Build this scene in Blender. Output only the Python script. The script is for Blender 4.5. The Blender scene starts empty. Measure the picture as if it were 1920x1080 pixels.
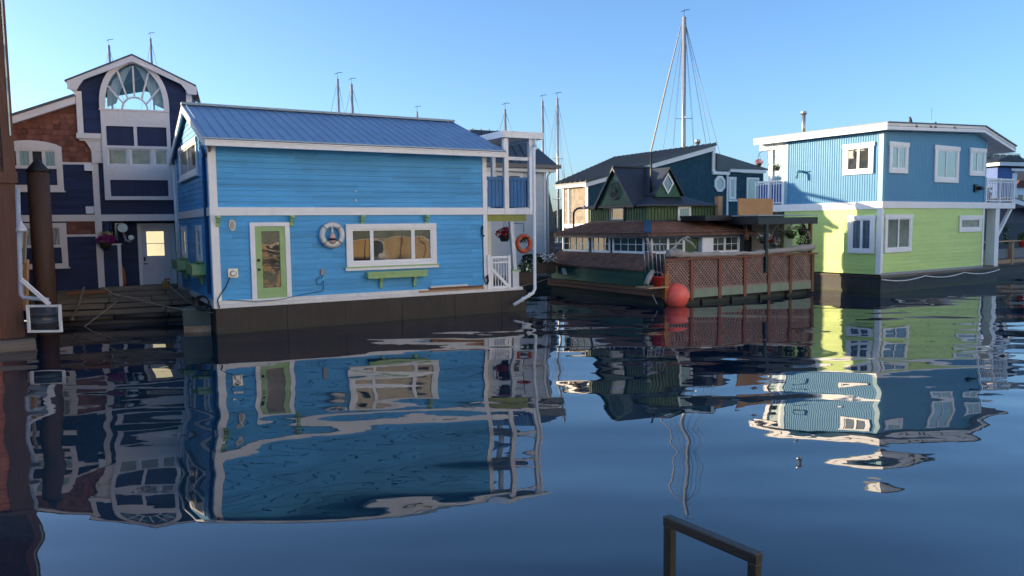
import bpy, math, random
import numpy as np
from mathutils import Vector, Matrix
from mathutils.geometry import tessellate_polygon
random.seed(11)
SC = bpy.context.scene
COL = SC.collection
R = math.radians

# ------------------------------------------------------------------ camera
FPX, PITCH, ROLL, EYE = 1418.36, 0.0821, -0.0125, 2.85
_fw = Vector((0, math.cos(PITCH), -math.sin(PITCH)))
_up = Vector((0, math.sin(PITCH), math.cos(PITCH)))
_rt = Vector((1, 0, 0))
RT = _rt * math.cos(ROLL) + _up * math.sin(ROLL)
UP = _up * math.cos(ROLL) - _rt * math.sin(ROLL)
cd = bpy.data.cameras.new('camera')
cam = bpy.data.objects.new('camera', cd)
COL.objects.link(cam)
cd.sensor_width = 36.0
cd.lens = 36.0 * FPX / 1920.0
cd.clip_start = 0.05
cd.clip_end = 5000
m = Matrix((RT, UP, -_fw)).transposed().to_4x4()
m.translation = Vector((0, 0, EYE))
cam.matrix_world = m
SC.camera = cam

# ------------------------------------------------------------------ light
SUN_EL, SUN_AZ = 11.0, -82.2          # azimuth from +Y, negative = to the left
wd = bpy.data.worlds.new('World')
SC.world = wd
wd.use_nodes = True
nt = wd.node_tree
bg = nt.nodes['Background']
sky = nt.nodes.new('ShaderNodeTexSky')
sky.sky_type = 'NISHITA'
sky.sun_disc = False
sky.sun_elevation = R(SUN_EL)
sky.sun_rotation = R(SUN_AZ)
sky.altitude = 0
sky.air_density = 0.85
sky.dust_density = 1.4
sky.ozone_density = 4.0
nt.links.new(sky.outputs[0], bg.inputs[0])
bg.inputs[1].default_value = 0.15
sl = bpy.data.lights.new('sun', 'SUN')
sl.energy = 3.7
sl.angle = R(0.5)
sl.color = (1.0, 0.77, 0.50)
so = bpy.data.objects.new('sun', sl)
COL.objects.link(so)
_s = Vector((math.sin(R(SUN_AZ)) * math.cos(R(SUN_EL)), math.cos(R(SUN_AZ)) * math.cos(R(SUN_EL)), math.sin(R(SUN_EL))))
so.rotation_euler = _s.to_track_quat('Z', 'Y').to_euler()
so.location = _s * 60
vs = SC.view_settings
vs.view_transform = 'Standard'
vs.look = 'None'
vs.exposure = 1.25
vs.gamma = 1.0

# ------------------------------------------------------------------ pixel -> world helpers
def ray(px, py):
    return _fw + RT * ((px - 960) / FPX) - UP * ((py - 540) / FPX)

def lev(px, py, z=0.0):
    d = ray(px, py)
    return Vector((0, 0, EYE)) + d * ((z - EYE) / d.z)

def at(px, py, depth):
    d = ray(px, py)
    return Vector((0, 0, EYE)) + d * (depth / d.y)

class Frame:
    """local frame of a building: x along its long front, y into it, z up"""
    def __init__(s, x, y, yaw):
        s.x, s.y, s.yaw = x, y, R(yaw)
        s.c, s.n = math.cos(s.yaw), math.sin(s.yaw)
    def _l(s, px, py):
        d = ray(px, py)
        ox = -s.x * s.c - s.y * s.n
        oy = s.x * s.n - s.y * s.c
        return (ox, oy), (d.x * s.c + d.y * s.n, -d.x * s.n + d.y * s.c, d.z)
    def f(s, px, py, y=0.0):
        o, d = s._l(px, py)
        t = (y - o[1]) / d[1]
        return o[0] + t * d[0], EYE + t * d[2]
    def s_(s, px, py, x=0.0):
        o, d = s._l(px, py)
        t = (x - o[0]) / d[0]
        return o[1] + t * d[1], EYE + t * d[2]
    def lvl(s, px, py, z):
        o, d = s._l(px, py)
        t = (z - EYE) / d[2]
        return o[0] + t * d[0], o[1] + t * d[1]
    def w(s, x, y, z):
        return Vector((s.x + x * s.c - y * s.n, s.y + x * s.n + y * s.c, z))
    def rectf(s, a, b, y=0.0):
        (u0, z1), (u1, z0) = s.f(*a, y), s.f(*b, y)
        return u0, u1, z0, z1

def front(y0=0.0):
    return lambda a, b, c: (a, y0 - c, b)
def side(x0=0.0):
    return lambda a, b, c: (x0 - c, a, b)
def rside(x0=0.0):
    return lambda a, b, c: (x0 + c, a, b)

# ------------------------------------------------------------------ mesh builder
class MB:
    def __init__(s, mp=None):
        s.v, s.f, s.sm, s.mp = [], [], [], mp
    def P(s, p):
        return tuple(s.mp(*p)) if s.mp else tuple(p)
    def add(s, vs_, fs, smooth=False, raw=False):
        o = len(s.v)
        s.v += [tuple(p) if raw else s.P(p) for p in vs_]
        for f_ in fs:
            s.f.append([o + i for i in f_])
            s.sm.append(smooth)
        return s
    def box(s, a0, a1, b0, b1, c0, c1):
        vs_ = [(a, b, c) for c in (c0, c1) for b in (b0, b1) for a in (a0, a1)]
        return s.add(vs_, [(0, 2, 3, 1), (4, 5, 7, 6), (0, 1, 5, 4), (2, 6, 7, 3), (0, 4, 6, 2), (1, 3, 7, 5)])
    def quad(s, *ps):
        return s.add(ps, [tuple(range(len(ps)))])
    def prism(s, poly, c0, c1):
        n = len(poly)
        vs_ = [(p[0], p[1], c0) for p in poly] + [(p[0], p[1], c1) for p in poly]
        fs = [tuple(range(n))[::-1], tuple(range(n, 2 * n))]
        fs += [(i, (i + 1) % n, n + (i + 1) % n, n + i) for i in range(n)]
        return s.add(vs_, fs)
    def plate(s, outer, holes, c0, c1):
        """polygon with holes, extruded"""
        loops = [outer] + holes
        flat = [p for l in loops for p in l]
        tris = tessellate_polygon([[Vector((p[0], p[1], 0)) for p in l] for l in loops])
        n = len(flat)
        vs_ = [(p[0], p[1], c0) for p in flat] + [(p[0], p[1], c1) for p in flat]
        fs = [tuple(t)[::-1] for t in tris] + [tuple(i + n for i in t) for t in tris]
        o = 0
        for l in loops:
            k = len(l)
            fs += [(o + i, o + (i + 1) % k, n + o + (i + 1) % k, n + o + i) for i in range(k)]
            o += k
        return s.add(vs_, fs)
    def beam(s, p, q, w, h, up=(0, 0, 1)):
        """rectangular bar from p to q, w across, h along up (in mapped space)"""
        p, q = Vector(s.P(p)), Vector(s.P(q))
        d = (q - p).normalized()
        u = Vector(up)
        if abs(d.dot(u)) > 0.98:
            u = Vector((0, 1, 0))
        a = d.cross(u).normalized()
        b = a.cross(d).normalized()
        vs_ = []
        for e in (p, q):
            for sa, sb in ((-1, -1), (1, -1), (1, 1), (-1, 1)):
                vs_.append(e + a * (sa * w / 2) + b * (sb * h / 2))
        return s.add(vs_, [(0, 1, 2, 3), (7, 6, 5, 4), (0, 4, 5, 1), (1, 5, 6, 2), (2, 6, 7, 3), (3, 7, 4, 0)], raw=True)
    def tube(s, pts, r, n=8, closed=False, smooth=True):
        pts = [Vector(s.P(p)) for p in pts]
        k = len(pts)
        rs = r if isinstance(r, (list, tuple)) else [r] * k
        vs_, fs = [], []
        ref = None
        for i, p in enumerate(pts):
            if closed:
                t = pts[(i + 1) % k] - pts[i - 1]
            else:
                t = pts[min(i + 1, k - 1)] - pts[max(i - 1, 0)]
            t.normalize()
            if ref is None:
                ref = Vector((0, 0, 1)) if abs(t.z) < 0.9 else Vector((1, 0, 0))
            a = t.cross(ref).normalized()
            b = a.cross(t).normalized()
            ref = b
            for j in range(n):
                an = 2 * math.pi * j / n
                vs_.append(p + a * (math.cos(an) * rs[i]) + b * (math.sin(an) * rs[i]))
        for i in range(k if closed else k - 1):
            for j in range(n):
                fs.append((i * n + j, i * n + (j + 1) % n, ((i + 1) % k) * n + (j + 1) % n, ((i + 1) % k) * n + j))
        o = len(s.v)
        s.add(vs_, fs, smooth, raw=True)
        if not closed:
            s.f.append([o + j for j in range(n)][::-1]); s.sm.append(False)
            s.f.append([o + (k - 1) * n + j for j in range(n)]); s.sm.append(False)
        return s
    def lathe(s, prof, c, n=20, axis='z', smooth=True):
        vs_, fs = [], []
        for (r, h) in prof:
            for j in range(n):
                an = 2 * math.pi * j / n
                x, y = r * math.cos(an), r * math.sin(an)
                if axis == 'z': p = (c[0] + x, c[1] + y, c[2] + h)
                elif axis == 'y': p = (c[0] + x, c[1] + h, c[2] + y)
                else: p = (c[0] + h, c[1] + x, c[2] + y)
                vs_.append(p)
        k = len(prof)
        for i in range(k - 1):
            for j in range(n):
                fs.append((i * n + j, i * n + (j + 1) % n, (i + 1) * n + (j + 1) % n, (i + 1) * n + j))
        s.add(vs_, fs, smooth)
        o = len(s.v) - k * n
        s.f.append([o + j for j in range(n)][::-1]); s.sm.append(False)
        s.f.append([o + (k - 1) * n + j for j in range(n)]); s.sm.append(False)
        return s
    def siding(s, poly, row, lap=0.015, d=0.0, z0=None, gap=.004):
        """lapped boards filling a convex (u, z) polygon"""
        zs = [p[1] for p in poly]
        z = min(zs) if z0 is None else z0
        zt = max(zs)
        while z < zt - 1e-4:
            za, zb = max(z, min(zs)), min(z + row, zt)
            zb = zb - gap if zb < zt - 1e-4 else zb
            cuts = sorted({za, zb} | {p[1] for p in poly if za < p[1] < zb})
            for a, b in zip(cuts[:-1], cuts[1:]):
                l0, r0 = span(poly, a)
                l1, r1 = span(poly, b)
                da = d + lap * (1 - (a - z) / row)
                db = d + lap * (1 - (b - z) / row)
                s.quad((l0, a, da), (r0, a, da), (r1, b, db), (l1, b, db))
            l0, r0 = span(poly, za)
            s.quad((l0, za, d - .02), (r0, za, d - .02), (r0, za, d + lap), (l0, za, d + lap))
            if gap and za > min(zs): s.quad((l0, za - gap, d - .02), (r0, za - gap, d - .02), (r0, za, d - .02), (l0, za, d - .02))
            z += row
        return s
    def shakes(s, poly, row, width, lap=0.02, d=0.0, jit=0.25, round_=False):
        """separate tilted wall shingles filling a convex polygon"""
        zs = [p[1] for p in poly]
        z = min(zs)
        while z < max(zs) - 0.02:
            zt = min(z + row * 1.08, max(zs))
            zm = min(z + row * .5, max(zs))
            l, r = span(poly, min(zm, max(zs) - 0.01))
            u = l - random.random() * width * 0.6
            while u < r:
                w_ = width * (1 + random.uniform(-jit, jit))
                a, b = max(u, l), min(u + w_ - 0.006, r)
                if b - a > 0.02:
                    dz = random.uniform(-0.012, 0.012) * (row / .15)
                    dl = d + lap * random.uniform(0.7, 1.3)
                    zb = max(z + dz, min(zs))
                    if round_:
                        c = 0.25 * (b - a)
                        s.quad((a + c, zb, dl), (b - c, zb, dl), (b, zb + c * .8, dl), (b, zt, d + .001), (a, zt, d + .001), (a, zb + c * .8, dl))
                    else:
                        s.quad((a, zb, dl), (b, zb, dl), (b, zt, d + .001), (a, zt, d + .001))
                        s.quad((a, zb, d), (b, zb, d), (b, zb, dl), (a, zb, dl))
                u += w_
            z += row
        s.quad(*[(p[0], p[1], d) for p in poly])
        return s
    def leaves(s, c, rad, n, size, flat=0.0):
        for _ in range(n):
            while True:
                p = Vector((random.uniform(-1, 1), random.uniform(-1, 1), random.uniform(-1, 1)))
                if 0.15 < p.length < 1: break
            q = Vector((c[0] + p.x * rad[0], c[1] + p.y * rad[1], c[2] + p.z * rad[2]))
            a = Vector((random.gauss(0, 1), random.gauss(0, 1), random.gauss(0, 1))).normalized()
            b = a.cross(Vector((random.gauss(0, 1), random.gauss(0, 1), random.gauss(0, 1)))).normalized()
            k = size * random.uniform(0.6, 1.4)
            s.add([q - a * k, q + b * k * 0.6, q + a * k, q - b * k * 0.6], [(0, 1, 2, 3)])
        return s
    def build(s, name, mat, parent=None, label=None, bevel=0.0):
        me = bpy.data.meshes.new(name)
        me.from_pydata(s.v, [], s.f)
        me.polygons.foreach_set('use_smooth', s.sm)
        me.materials.append(mat)
        me.update()
        o = bpy.data.objects.new(name, me)
        COL.objects.link(o)
        if parent is not None: o.parent = parent
        if label: o['label'] = label
        if bevel:
            bv = o.modifiers.new('bevel', 'BEVEL'); bv.width = bevel; bv.segments = 2; bv.limit_method = 'ANGLE'
        return o

def span(poly, z):
    xs = []
    n = len(poly)
    for i in range(n):
        (u0, z0), (u1, z1) = poly[i], poly[(i + 1) % n]
        if abs(z1 - z0) < 1e-9:
            if abs(z - z0) < 1e-6: xs += [u0, u1]
        elif min(z0, z1) - 1e-6 <= z <= max(z0, z1) + 1e-6:
            xs.append(u0 + (u1 - u0) * (z - z0) / (z1 - z0))
    return (min(xs), max(xs)) if xs else (0, 0)

def thing(name, label, cat, loc=(0, 0, 0), yaw=0.0, group=None):
    o = bpy.data.objects.new(name, None)
    COL.objects.link(o)
    o.empty_display_size = 0.3
    o.location = loc
    o.rotation_euler = (0, 0, yaw)
    o['label'] = label
    o['category'] = cat
    if group: o['group'] = group
    return o

def tag(o, label, cat, group=None, kind=None):
    o['label'] = label
    o['category'] = cat
    if group: o['group'] = group
    if kind: o['kind'] = kind
    return o

def house(name, label, F, z=0.0, cat='floating house'):
    return thing(name, label, cat, (F.x, F.y, z), F.yaw)

# ------------------------------------------------------------------ materials
def _mat(name):
    m_ = bpy.data.materials.new(name)
    m_.use_nodes = True
    n = m_.node_tree
    return m_, n, n.nodes['Principled BSDF']

def _n(n, t, **kw):
    x = n.nodes.new(t)
    for k, v in kw.items():
        if k.startswith('i_'):
            x.inputs[k[2:].replace('_', ' ')].default_value = v
        else: setattr(x, k, v)
    return x

def _math(n, op, a, b=None):
    x = n.nodes.new('ShaderNodeMath'); x.operation = op
    for i, v in enumerate((a, b)):
        if v is None: continue
        if hasattr(v, 'links') or hasattr(v, 'is_output'): n.links.new(v, x.inputs[i])
        else: x.inputs[i].default_value = v
    return x.outputs[0]

def _uz(n):
    """object coords folded to (x + y, z) so that both faces of a corner get a running pattern"""
    tc = n.nodes.new('ShaderNodeTexCoord')
    sp = n.nodes.new('ShaderNodeSeparateXYZ')
    n.links.new(tc.outputs['Object'], sp.inputs[0])
    u = _math(n, 'ADD', sp.outputs[0], sp.outputs[1])
    return tc.outputs['Object'], u, sp.outputs[2], sp

def _mulcol(n, col, fac, lo, hi):
    """col scaled by map_range(fac) from lo to hi"""
    mr = n.nodes.new('ShaderNodeMapRange')
    mr.inputs['To Min'].default_value = lo; mr.inputs['To Max'].default_value = hi
    n.links.new(fac, mr.inputs['Value'])
    vm = n.nodes.new('ShaderNodeVectorMath'); vm.operation = 'SCALE'
    if hasattr(col, 'is_output'): n.links.new(col, vm.inputs[0])
    else: vm.inputs[0].default_value = col[:3]
    n.links.new(mr.outputs[0], vm.inputs['Scale'])
    return vm.outputs[0]

def paint(name, col, rough=0.5, var=0.12, scale=4.0, bump=0.02, metal=0.0, spec=0.5, dirt=0.0):
    m_, n, b = _mat(name)
    co, u, z, sp = _uz(n)
    ns = _n(n, 'ShaderNodeTexNoise', i_Scale=scale, i_Detail=6.0, i_Roughness=0.6)
    n.links.new(co, ns.inputs['Vector'])
    c = _mulcol(n, col, ns.outputs[0], 1 - var * 1.6, 1 + var * 1.6)
    if dirt:
        mp = _n(n, 'ShaderNodeMapping'); mp.inputs['Scale'].default_value = (9, 9, 1.2)
        n.links.new(co, mp.inputs[0])
        n2 = _n(n, 'ShaderNodeTexNoise', i_Scale=1.0, i_Detail=8.0, i_Roughness=0.7)
        n.links.new(mp.outputs[0], n2.inputs['Vector'])
        mr = _n(n, 'ShaderNodeMapRange'); mr.inputs['From Min'].default_value = 0.55; mr.inputs['From Max'].default_value = 0.8
        n.links.new(n2.outputs[0], mr.inputs['Value'])
        c = _mulcol(n, c, mr.outputs[0], 1.0, 1 - dirt)
    n.links.new(c, b.inputs['Base Color'])
    b.inputs['Roughness'].default_value = rough
    b.inputs['Metallic'].default_value = metal
    b.inputs['Specular IOR Level'].default_value = spec
    if bump:
        bp = _n(n, 'ShaderNodeBump', i_Strength=0.4, i_Distance=bump * 0.2)
        n3 = _n(n, 'ShaderNodeTexNoise', i_Scale=scale * 9, i_Detail=4.0)
        n.links.new(co, n3.inputs['Vector'])
        n.links.new(n3.outputs[0], bp.inputs['Height'])
        n.links.new(bp.outputs[0], b.inputs['Normal'])
    return m_

def boards(name, col, row, z0=0.0, length=2.6, var=0.10, rough=0.55, wear=0.0, wearcol=(0.3, 0.4, 0.5), vertical=False, bumpline=0.0, spec=0.4, patch=.1):
    """painted boards: each board slightly its own shade, faint grain and worn flecks"""
    m_, n, b = _mat(name)
    co, u, z, sp = _uz(n)
    if vertical: u, z = z, u
    rowi = _math(n, 'FLOOR', _math(n, 'DIVIDE', _math(n, 'SUBTRACT', z, z0), row))
    offs = _n(n, 'ShaderNodeTexWhiteNoise', noise_dimensions='1D')
    n.links.new(rowi, offs.inputs['W'])
    un = _math(n, 'ADD', _math(n, 'DIVIDE', u, length), _math(n, 'MULTIPLY', offs.outputs[0], 7.0))
    cell = _math(n, 'ADD', _math(n, 'MULTIPLY', rowi, 13.7), _math(n, 'FLOOR', un))
    w2 = _n(n, 'ShaderNodeTexWhiteNoise', noise_dimensions='1D')
    n.links.new(cell, w2.inputs['W'])
    c = _mulcol(n, col, w2.outputs[0], 1 - var, 1 + var)
    mp = _n(n, 'ShaderNodeMapping')
    mp.inputs['Scale'].default_value = (1.5, 1.5, 25) if not vertical else (25, 25, 1.5)
    n.links.new(co, mp.inputs[0])
    gr = _n(n, 'ShaderNodeTexNoise', i_Scale=1.0, i_Detail=6.0, i_Roughness=0.65)
    n.links.new(mp.outputs[0], gr.inputs['Vector'])
    c = _mulcol(n, c, gr.outputs[0], 0.86, 1.14)
    big = _n(n, 'ShaderNodeTexNoise', i_Scale=0.7, i_Detail=3.0)
    n.links.new(co, big.inputs['Vector'])
    c = _mulcol(n, c, big.outputs[0], 1 - patch, 1 + patch)
    if wear:
        mr = _n(n, 'ShaderNodeMapRange'); mr.inputs['From Min'].default_value = 0.60; mr.inputs['From Max'].default_value = 0.78
        mr.inputs['To Max'].default_value = wear
        n.links.new(gr.outputs[0], mr.inputs['Value'])
        mx = _n(n, 'ShaderNodeMix', data_type='RGBA')
        n.links.new(mr.outputs[0], mx.inputs[0]); n.links.new(c, mx.inputs[6]); mx.inputs[7].default_value = (*wearcol, 1)
        c = mx.outputs[2]
    n.links.new(c, b.inputs['Base Color'])
    b.inputs['Roughness'].default_value = rough
    b.inputs['Specular IOR Level'].default_value = spec
    bp = _n(n, 'ShaderNodeBump', i_Strength=0.5, i_Distance=0.004)
    h = gr.outputs[0]
    if bumpline:
        fr = _math(n, 'FRACT', _math(n, 'DIVIDE', _math(n, 'SUBTRACT', z, z0), row))
        h = _math(n, 'MULTIPLY', fr, -bumpline)
        bp.inputs['Distance'].default_value = 1.0
        bp.inputs['Strength'].default_value = 1.0
    n.links.new(h, bp.inputs['Height'])
    n.links.new(bp.outputs[0], b.inputs['Normal'])
    return m_

def shingle_mat(name, col, rh, w_, var=0.2, rough=0.85, sx=1.0, roof=False):
    """courses of tiles: brick pattern laid along the face"""
    m_, n, b = _mat(name)
    co, u, z, sp = _uz(n)
    cb = n.nodes.new('ShaderNodeCombineXYZ')
    n.links.new(u, cb.inputs[0]); n.links.new(z, cb.inputs[1])
    bt = n.nodes.new('ShaderNodeTexBrick')
    bt.inputs['Scale'].default_value = 1.0
    bt.inputs['Brick Width'].default_value = w_
    bt.inputs['Row Height'].default_value = rh
    bt.inputs['Mortar Size'].default_value = 0.006
    bt.inputs['Mortar Smooth'].default_value = 0.3
    bt.inputs['Color1'].default_value = (*[c * (1 - var) for c in col], 1)
    bt.inputs['Color2'].default_value = (*[c * (1 + var) for c in col], 1)
    bt.inputs['Mortar'].default_value = (*[c * 0.45 for c in col], 1)
    n.links.new(cb.outputs[0], bt.inputs['Vector'])
    ns = _n(n, 'ShaderNodeTexNoise', i_Scale=5.0, i_Detail=8.0, i_Roughness=0.7)
    n.links.new(co, ns.inputs['Vector'])
    c = _mulcol(n, bt.outputs['Color'], ns.outputs[0], 0.65, 1.35)
    n.links.new(c, b.inputs['Base Color'])
    b.inputs['Roughness'].default_value = rough
    bp = _n(n, 'ShaderNodeBump', i_Strength=0.8, i_Distance=0.02)
    n.links.new(bt.outputs['Fac'], bp.inputs['Height']); bp.invert = True
    n.links.new(bp.outputs[0], b.inputs['Normal'])
    return m_

def per_face(name, col, var=0.25, rough=0.8, spec=0.3, hue=0.0):
    """each loose piece of a mesh (shake, leaf) gets its own shade"""
    m_, n, b = _mat(name)
    ge = n.nodes.new('ShaderNodeNewGeometry')
    c = _mulcol(n, col, ge.outputs['Random Per Island'], 1 - var, 1 + var)
    tc = n.nodes.new('ShaderNodeTexCoord')
    ns = _n(n, 'ShaderNodeTexNoise', i_Scale=14.0, i_Detail=6.0, i_Roughness=0.7)
    n.links.new(tc.outputs['Object'], ns.inputs['Vector'])
    c = _mulcol(n, c, ns.outputs[0], 0.75, 1.25)
    if hue:
        hs = n.nodes.new('ShaderNodeHueSaturation')
        mr = _n(n, 'ShaderNodeMapRange'); mr.inputs['To Min'].default_value = 0.5 - hue; mr.inputs['To Max'].default_value = 0.5 + hue
        n.links.new(ge.outputs['Random Per Island'], mr.inputs['Value'])
        n.links.new(mr.outputs[0], hs.inputs['Hue']); n.links.new(c, hs.inputs['Color'])
        c = hs.outputs[0]
    n.links.new(c, b.inputs['Base Color'])
    b.inputs['Roughness'].default_value = rough
    b.inputs['Specular IOR Level'].default_value = spec
    return m_

def wood(name, col, var=0.35, rough=0.8, axis='x', wet=False):
    m_, n, b = _mat(name)
    tc = n.nodes.new('ShaderNodeTexCoord')
    mp = _n(n, 'ShaderNodeMapping')
    mp.inputs['Scale'].default_value = {'x': (1.2, 22, 22), 'y': (22, 1.2, 22), 'z': (22, 22, 1.2)}[axis]
    n.links.new(tc.outputs['Object'], mp.inputs[0])
    ns = _n(n, 'ShaderNodeTexNoise', i_Scale=1.0, i_Detail=8.0, i_Roughness=0.65, i_Distortion=0.4)
    n.links.new(mp.outputs[0], ns.inputs['Vector'])
    c = _mulcol(n, col, ns.outputs[0], 1 - var * 1.5, 1 + var * 1.5)
    ge = n.nodes.new('ShaderNodeNewGeometry')
    c = _mulcol(n, c, ge.outputs['Random Per Island'], 0.75, 1.25)
    n.links.new(c, b.inputs['Base Color'])
    b.inputs['Roughness'].default_value = rough
    bp = _n(n, 'ShaderNodeBump', i_Strength=0.6, i_Distance=0.01)
    n.links.new(ns.outputs[0], bp.inputs['Height'])
    n.links.new(bp.outputs[0], b.inputs['Normal'])
    return m_

def glass(name, col, ior=1.9, wav=0.004, folds=0.0, fscale=9.0, rough=0.015, var=0.5, varscale=1.6, see=0.0):
    """window pane: dark room or curtain behind a glossy sheet that reflects the surroundings"""
    m_, n, b = _mat(name)
    co, u, z, sp = _uz(n)
    ns = _n(n, 'ShaderNodeTexNoise', i_Scale=varscale, i_Detail=3.0)
    n.links.new(co, ns.inputs['Vector'])
    c = _mulcol(n, col, ns.outputs[0], 1 - var, 1 + var)
    if folds:
        wv = _math(n, 'SINE', _math(n, 'MULTIPLY', _math(n, 'ADD', u, _math(n, 'MULTIPLY', ns.outputs[0], 0.3)), fscale * 6.28))
        mr = _n(n, 'ShaderNodeMapRange'); mr.inputs['From Min'].default_value = -1
        n.links.new(wv, mr.inputs['Value'])
        c = _mulcol(n, c, mr.outputs[0], 1 - folds, 1 + folds)
    n.links.new(c, b.inputs['Base Color'])
    b.inputs['Roughness'].default_value = rough
    b.inputs['IOR'].default_value = ior
    n2 = _n(n, 'ShaderNodeTexNoise', i_Scale=1.1, i_Detail=1.0)
    n.links.new(co, n2.inputs['Vector'])
    bp = _n(n, 'ShaderNodeBump', i_Strength=1.0, i_Distance=wav)
    n.links.new(n2.outputs[0], bp.inputs['Height'])
    n.links.new(bp.outputs[0], b.inputs['Normal'])
    return m_

def clear_glass(name):
    m_, n, b = _mat(name)
    out = n.nodes['Material Output']
    tr = n.nodes.new('ShaderNodeBsdfTransparent'); tr.inputs[0].default_value = (0.9, 0.95, 0.95, 1)
    gl = n.nodes.new('ShaderNodeBsdfGlossy'); gl.inputs['Roughness'].default_value = 0.02
    fr = n.nodes.new('ShaderNodeFresnel'); fr.inputs[0].default_value = 1.6
    mx = n.nodes.new('ShaderNodeMixShader')
    n.links.new(fr.outputs[0], mx.inputs[0]); n.links.new(tr.outputs[0], mx.inputs[1]); n.links.new(gl.outputs[0], mx.inputs[2])
    n.links.new(mx.outputs[0], out.inputs[0])
    return m_

def emis(name, col, strength):
    m_, n, b = _mat(name)
    co, u, z, sp = _uz(n)
    ns = _n(n, 'ShaderNodeTexNoise', i_Scale=2.2, i_Detail=4.0)
    n.links.new(co, ns.inputs['Vector'])
    c = _mulcol(n, col, ns.outputs[0], 0.6, 1.3)
    n.links.new(c, b.inputs['Emission Color'])
    b.inputs['Emission Strength'].default_value = strength
    b.inputs['Base Color'].default_value = (0.3, 0.28, 0.2, 1)
    b.inputs['Roughness'].default_value = 0.05
    return m_

def hull_mat(name, col, tide=(0.035, 0.045, 0.02), z0=.22, rough=.6):
    """tarred float side: scuffed above, a ragged band of algae along the waterline"""
    m_, n, b = _mat(name)
    co, u, z, sp = _uz(n)
    n1 = _n(n, 'ShaderNodeTexNoise', i_Scale=1.6, i_Detail=8.0, i_Roughness=0.7)
    n.links.new(co, n1.inputs['Vector'])
    c = _mulcol(n, col, n1.outputs[0], .35, 1.7)
    mp = _n(n, 'ShaderNodeMapping'); mp.inputs['Scale'].default_value = (7, 7, .8)
    n.links.new(co, mp.inputs[0])
    n2 = _n(n, 'ShaderNodeTexNoise', i_Scale=1.0, i_Detail=6.0, i_Roughness=0.7)
    n.links.new(mp.outputs[0], n2.inputs['Vector'])
    c = _mulcol(n, c, n2.outputs[0], .55, 1.45)
    h = _math(n, 'SUBTRACT', _math(n, 'ADD', z0, _math(n, 'MULTIPLY', _math(n, 'SUBTRACT', n2.outputs[0], .5), .35)), z)
    mr = _n(n, 'ShaderNodeMapRange'); mr.inputs['From Min'].default_value = 0; mr.inputs['From Max'].default_value = .06; mr.inputs['To Max'].default_value = .8
    n.links.new(h, mr.inputs['Value'])
    mx = _n(n, 'ShaderNodeMix', data_type='RGBA')
    n.links.new(mr.outputs[0], mx.inputs[0]); n.links.new(c, mx.inputs[6]); mx.inputs[7].default_value = (*tide, 1)
    n.links.new(mx.outputs[2], b.inputs['Base Color'])
    b.inputs['Roughness'].default_value = rough
    bp = _n(n, 'ShaderNodeBump', i_Strength=.6, i_Distance=.03)
    n.links.new(n1.outputs[0], bp.inputs['Height']); n.links.new(bp.outputs[0], b.inputs['Normal'])
    return m_

M = {}
M['white'] = paint('white_paint', (0.88, 0.87, 0.86), 0.45, 0.05, 3, dirt=0.18)
M['white_rough'] = paint('worn_white_paint', (0.76, 0.74, 0.71), 0.55, 0.12, 5, dirt=0.4)
M['vinyl'] = paint('white_vinyl', (0.87, 0.87, 0.87), 0.35, 0.03, 3, bump=0)
M['black'] = paint('black_tar', (0.012, 0.012, 0.014), 0.6, 0.4, 2.5, bump=0.06)
M['blackmetal'] = paint('black_metal', (0.015, 0.015, 0.017), 0.45, 0.2, 5)
M['steel'] = paint('galvanised_steel', (0.45, 0.46, 0.47), 0.35, 0.1, 6, metal=0.7)
M['rope'] = wood('rope', (0.34, 0.30, 0.24), 0.3)
M['darkrope'] = wood('dark_rope', (0.12, 0.11, 0.10), 0.3)
M['wood_grey'] = wood('weathered_wood', (0.15, 0.125, 0.10), 0.45)
M['wood_dark'] = wood('wet_dark_wood', (0.045, 0.037, 0.032), 0.4, 0.6)
M['wood_red'] = wood('red_stained_wood', (0.23, 0.085, 0.048), 0.3, axis='z')
M['wood_brown'] = wood('brown_stained_wood', (0.19, 0.085, 0.045), 0.3)
M['wood_tan'] = wood('fresh_lumber', (0.45, 0.27, 0.14), 0.2)
M['drift'] = wood('driftwood', (0.33, 0.30, 0.27), 0.35)
M['terracotta'] = paint('plant_pot_dark', (0.04, 0.035, 0.03), 0.6)
M['leaf'] = per_face('leaf_green', (0.055, 0.10, 0.03), 0.5, hue=0.03)
M['leaf_dark'] = per_face('leaf_dark', (0.02, 0.045, 0.02), 0.5)
M['leaf_purple'] = per_face('leaf_purple', (0.05, 0.012, 0.02), 0.5)
M['fl_magenta'] = per_face('magenta_petals', (0.42, 0.02, 0.22), 0.4, hue=0.02)
M['fl_red'] = per_face('red_petals', (0.5, 0.012, 0.012), 0.4)
M['fl_white'] = per_face('white_petals', (0.75, 0.74, 0.72), 0.2)
M['fl_pink'] = per_face('pink_petals', (0.75, 0.12, 0.16), 0.4, hue=0.02)
M['orange'] = paint('orange_ring_paint', (0.62, 0.09, 0.03), 0.5, 0.1)
M['pane_dark'] = glass('dark_room_glass', (0.012, 0.013, 0.014), 1.9)
M['pane_room'] = glass('dim_room_glass', (0.05, 0.055, 0.05), 1.8, var=0.9, varscale=4)
M['pane_curtain'] = glass('pale_curtain_glass', (0.34, 0.50, 0.50), 1.7, folds=0.12, var=0.12)
M['pane_white'] = glass('white_curtain_glass', (0.42, 0.44, 0.42), 1.7, folds=0.3, fscale=7, var=0.5, varscale=3)
M['pane_blind'] = glass('grey_blind_glass', (0.10, 0.16, 0.20), 1.9, folds=0.25, fscale=6, var=0.3)
M['pane_dim'] = glass('dim_cabin_glass', (0.045, 0.055, 0.055), 1.35, var=.8, varscale=3)
M['pane_clear'] = clear_glass('clear_glass')

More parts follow.
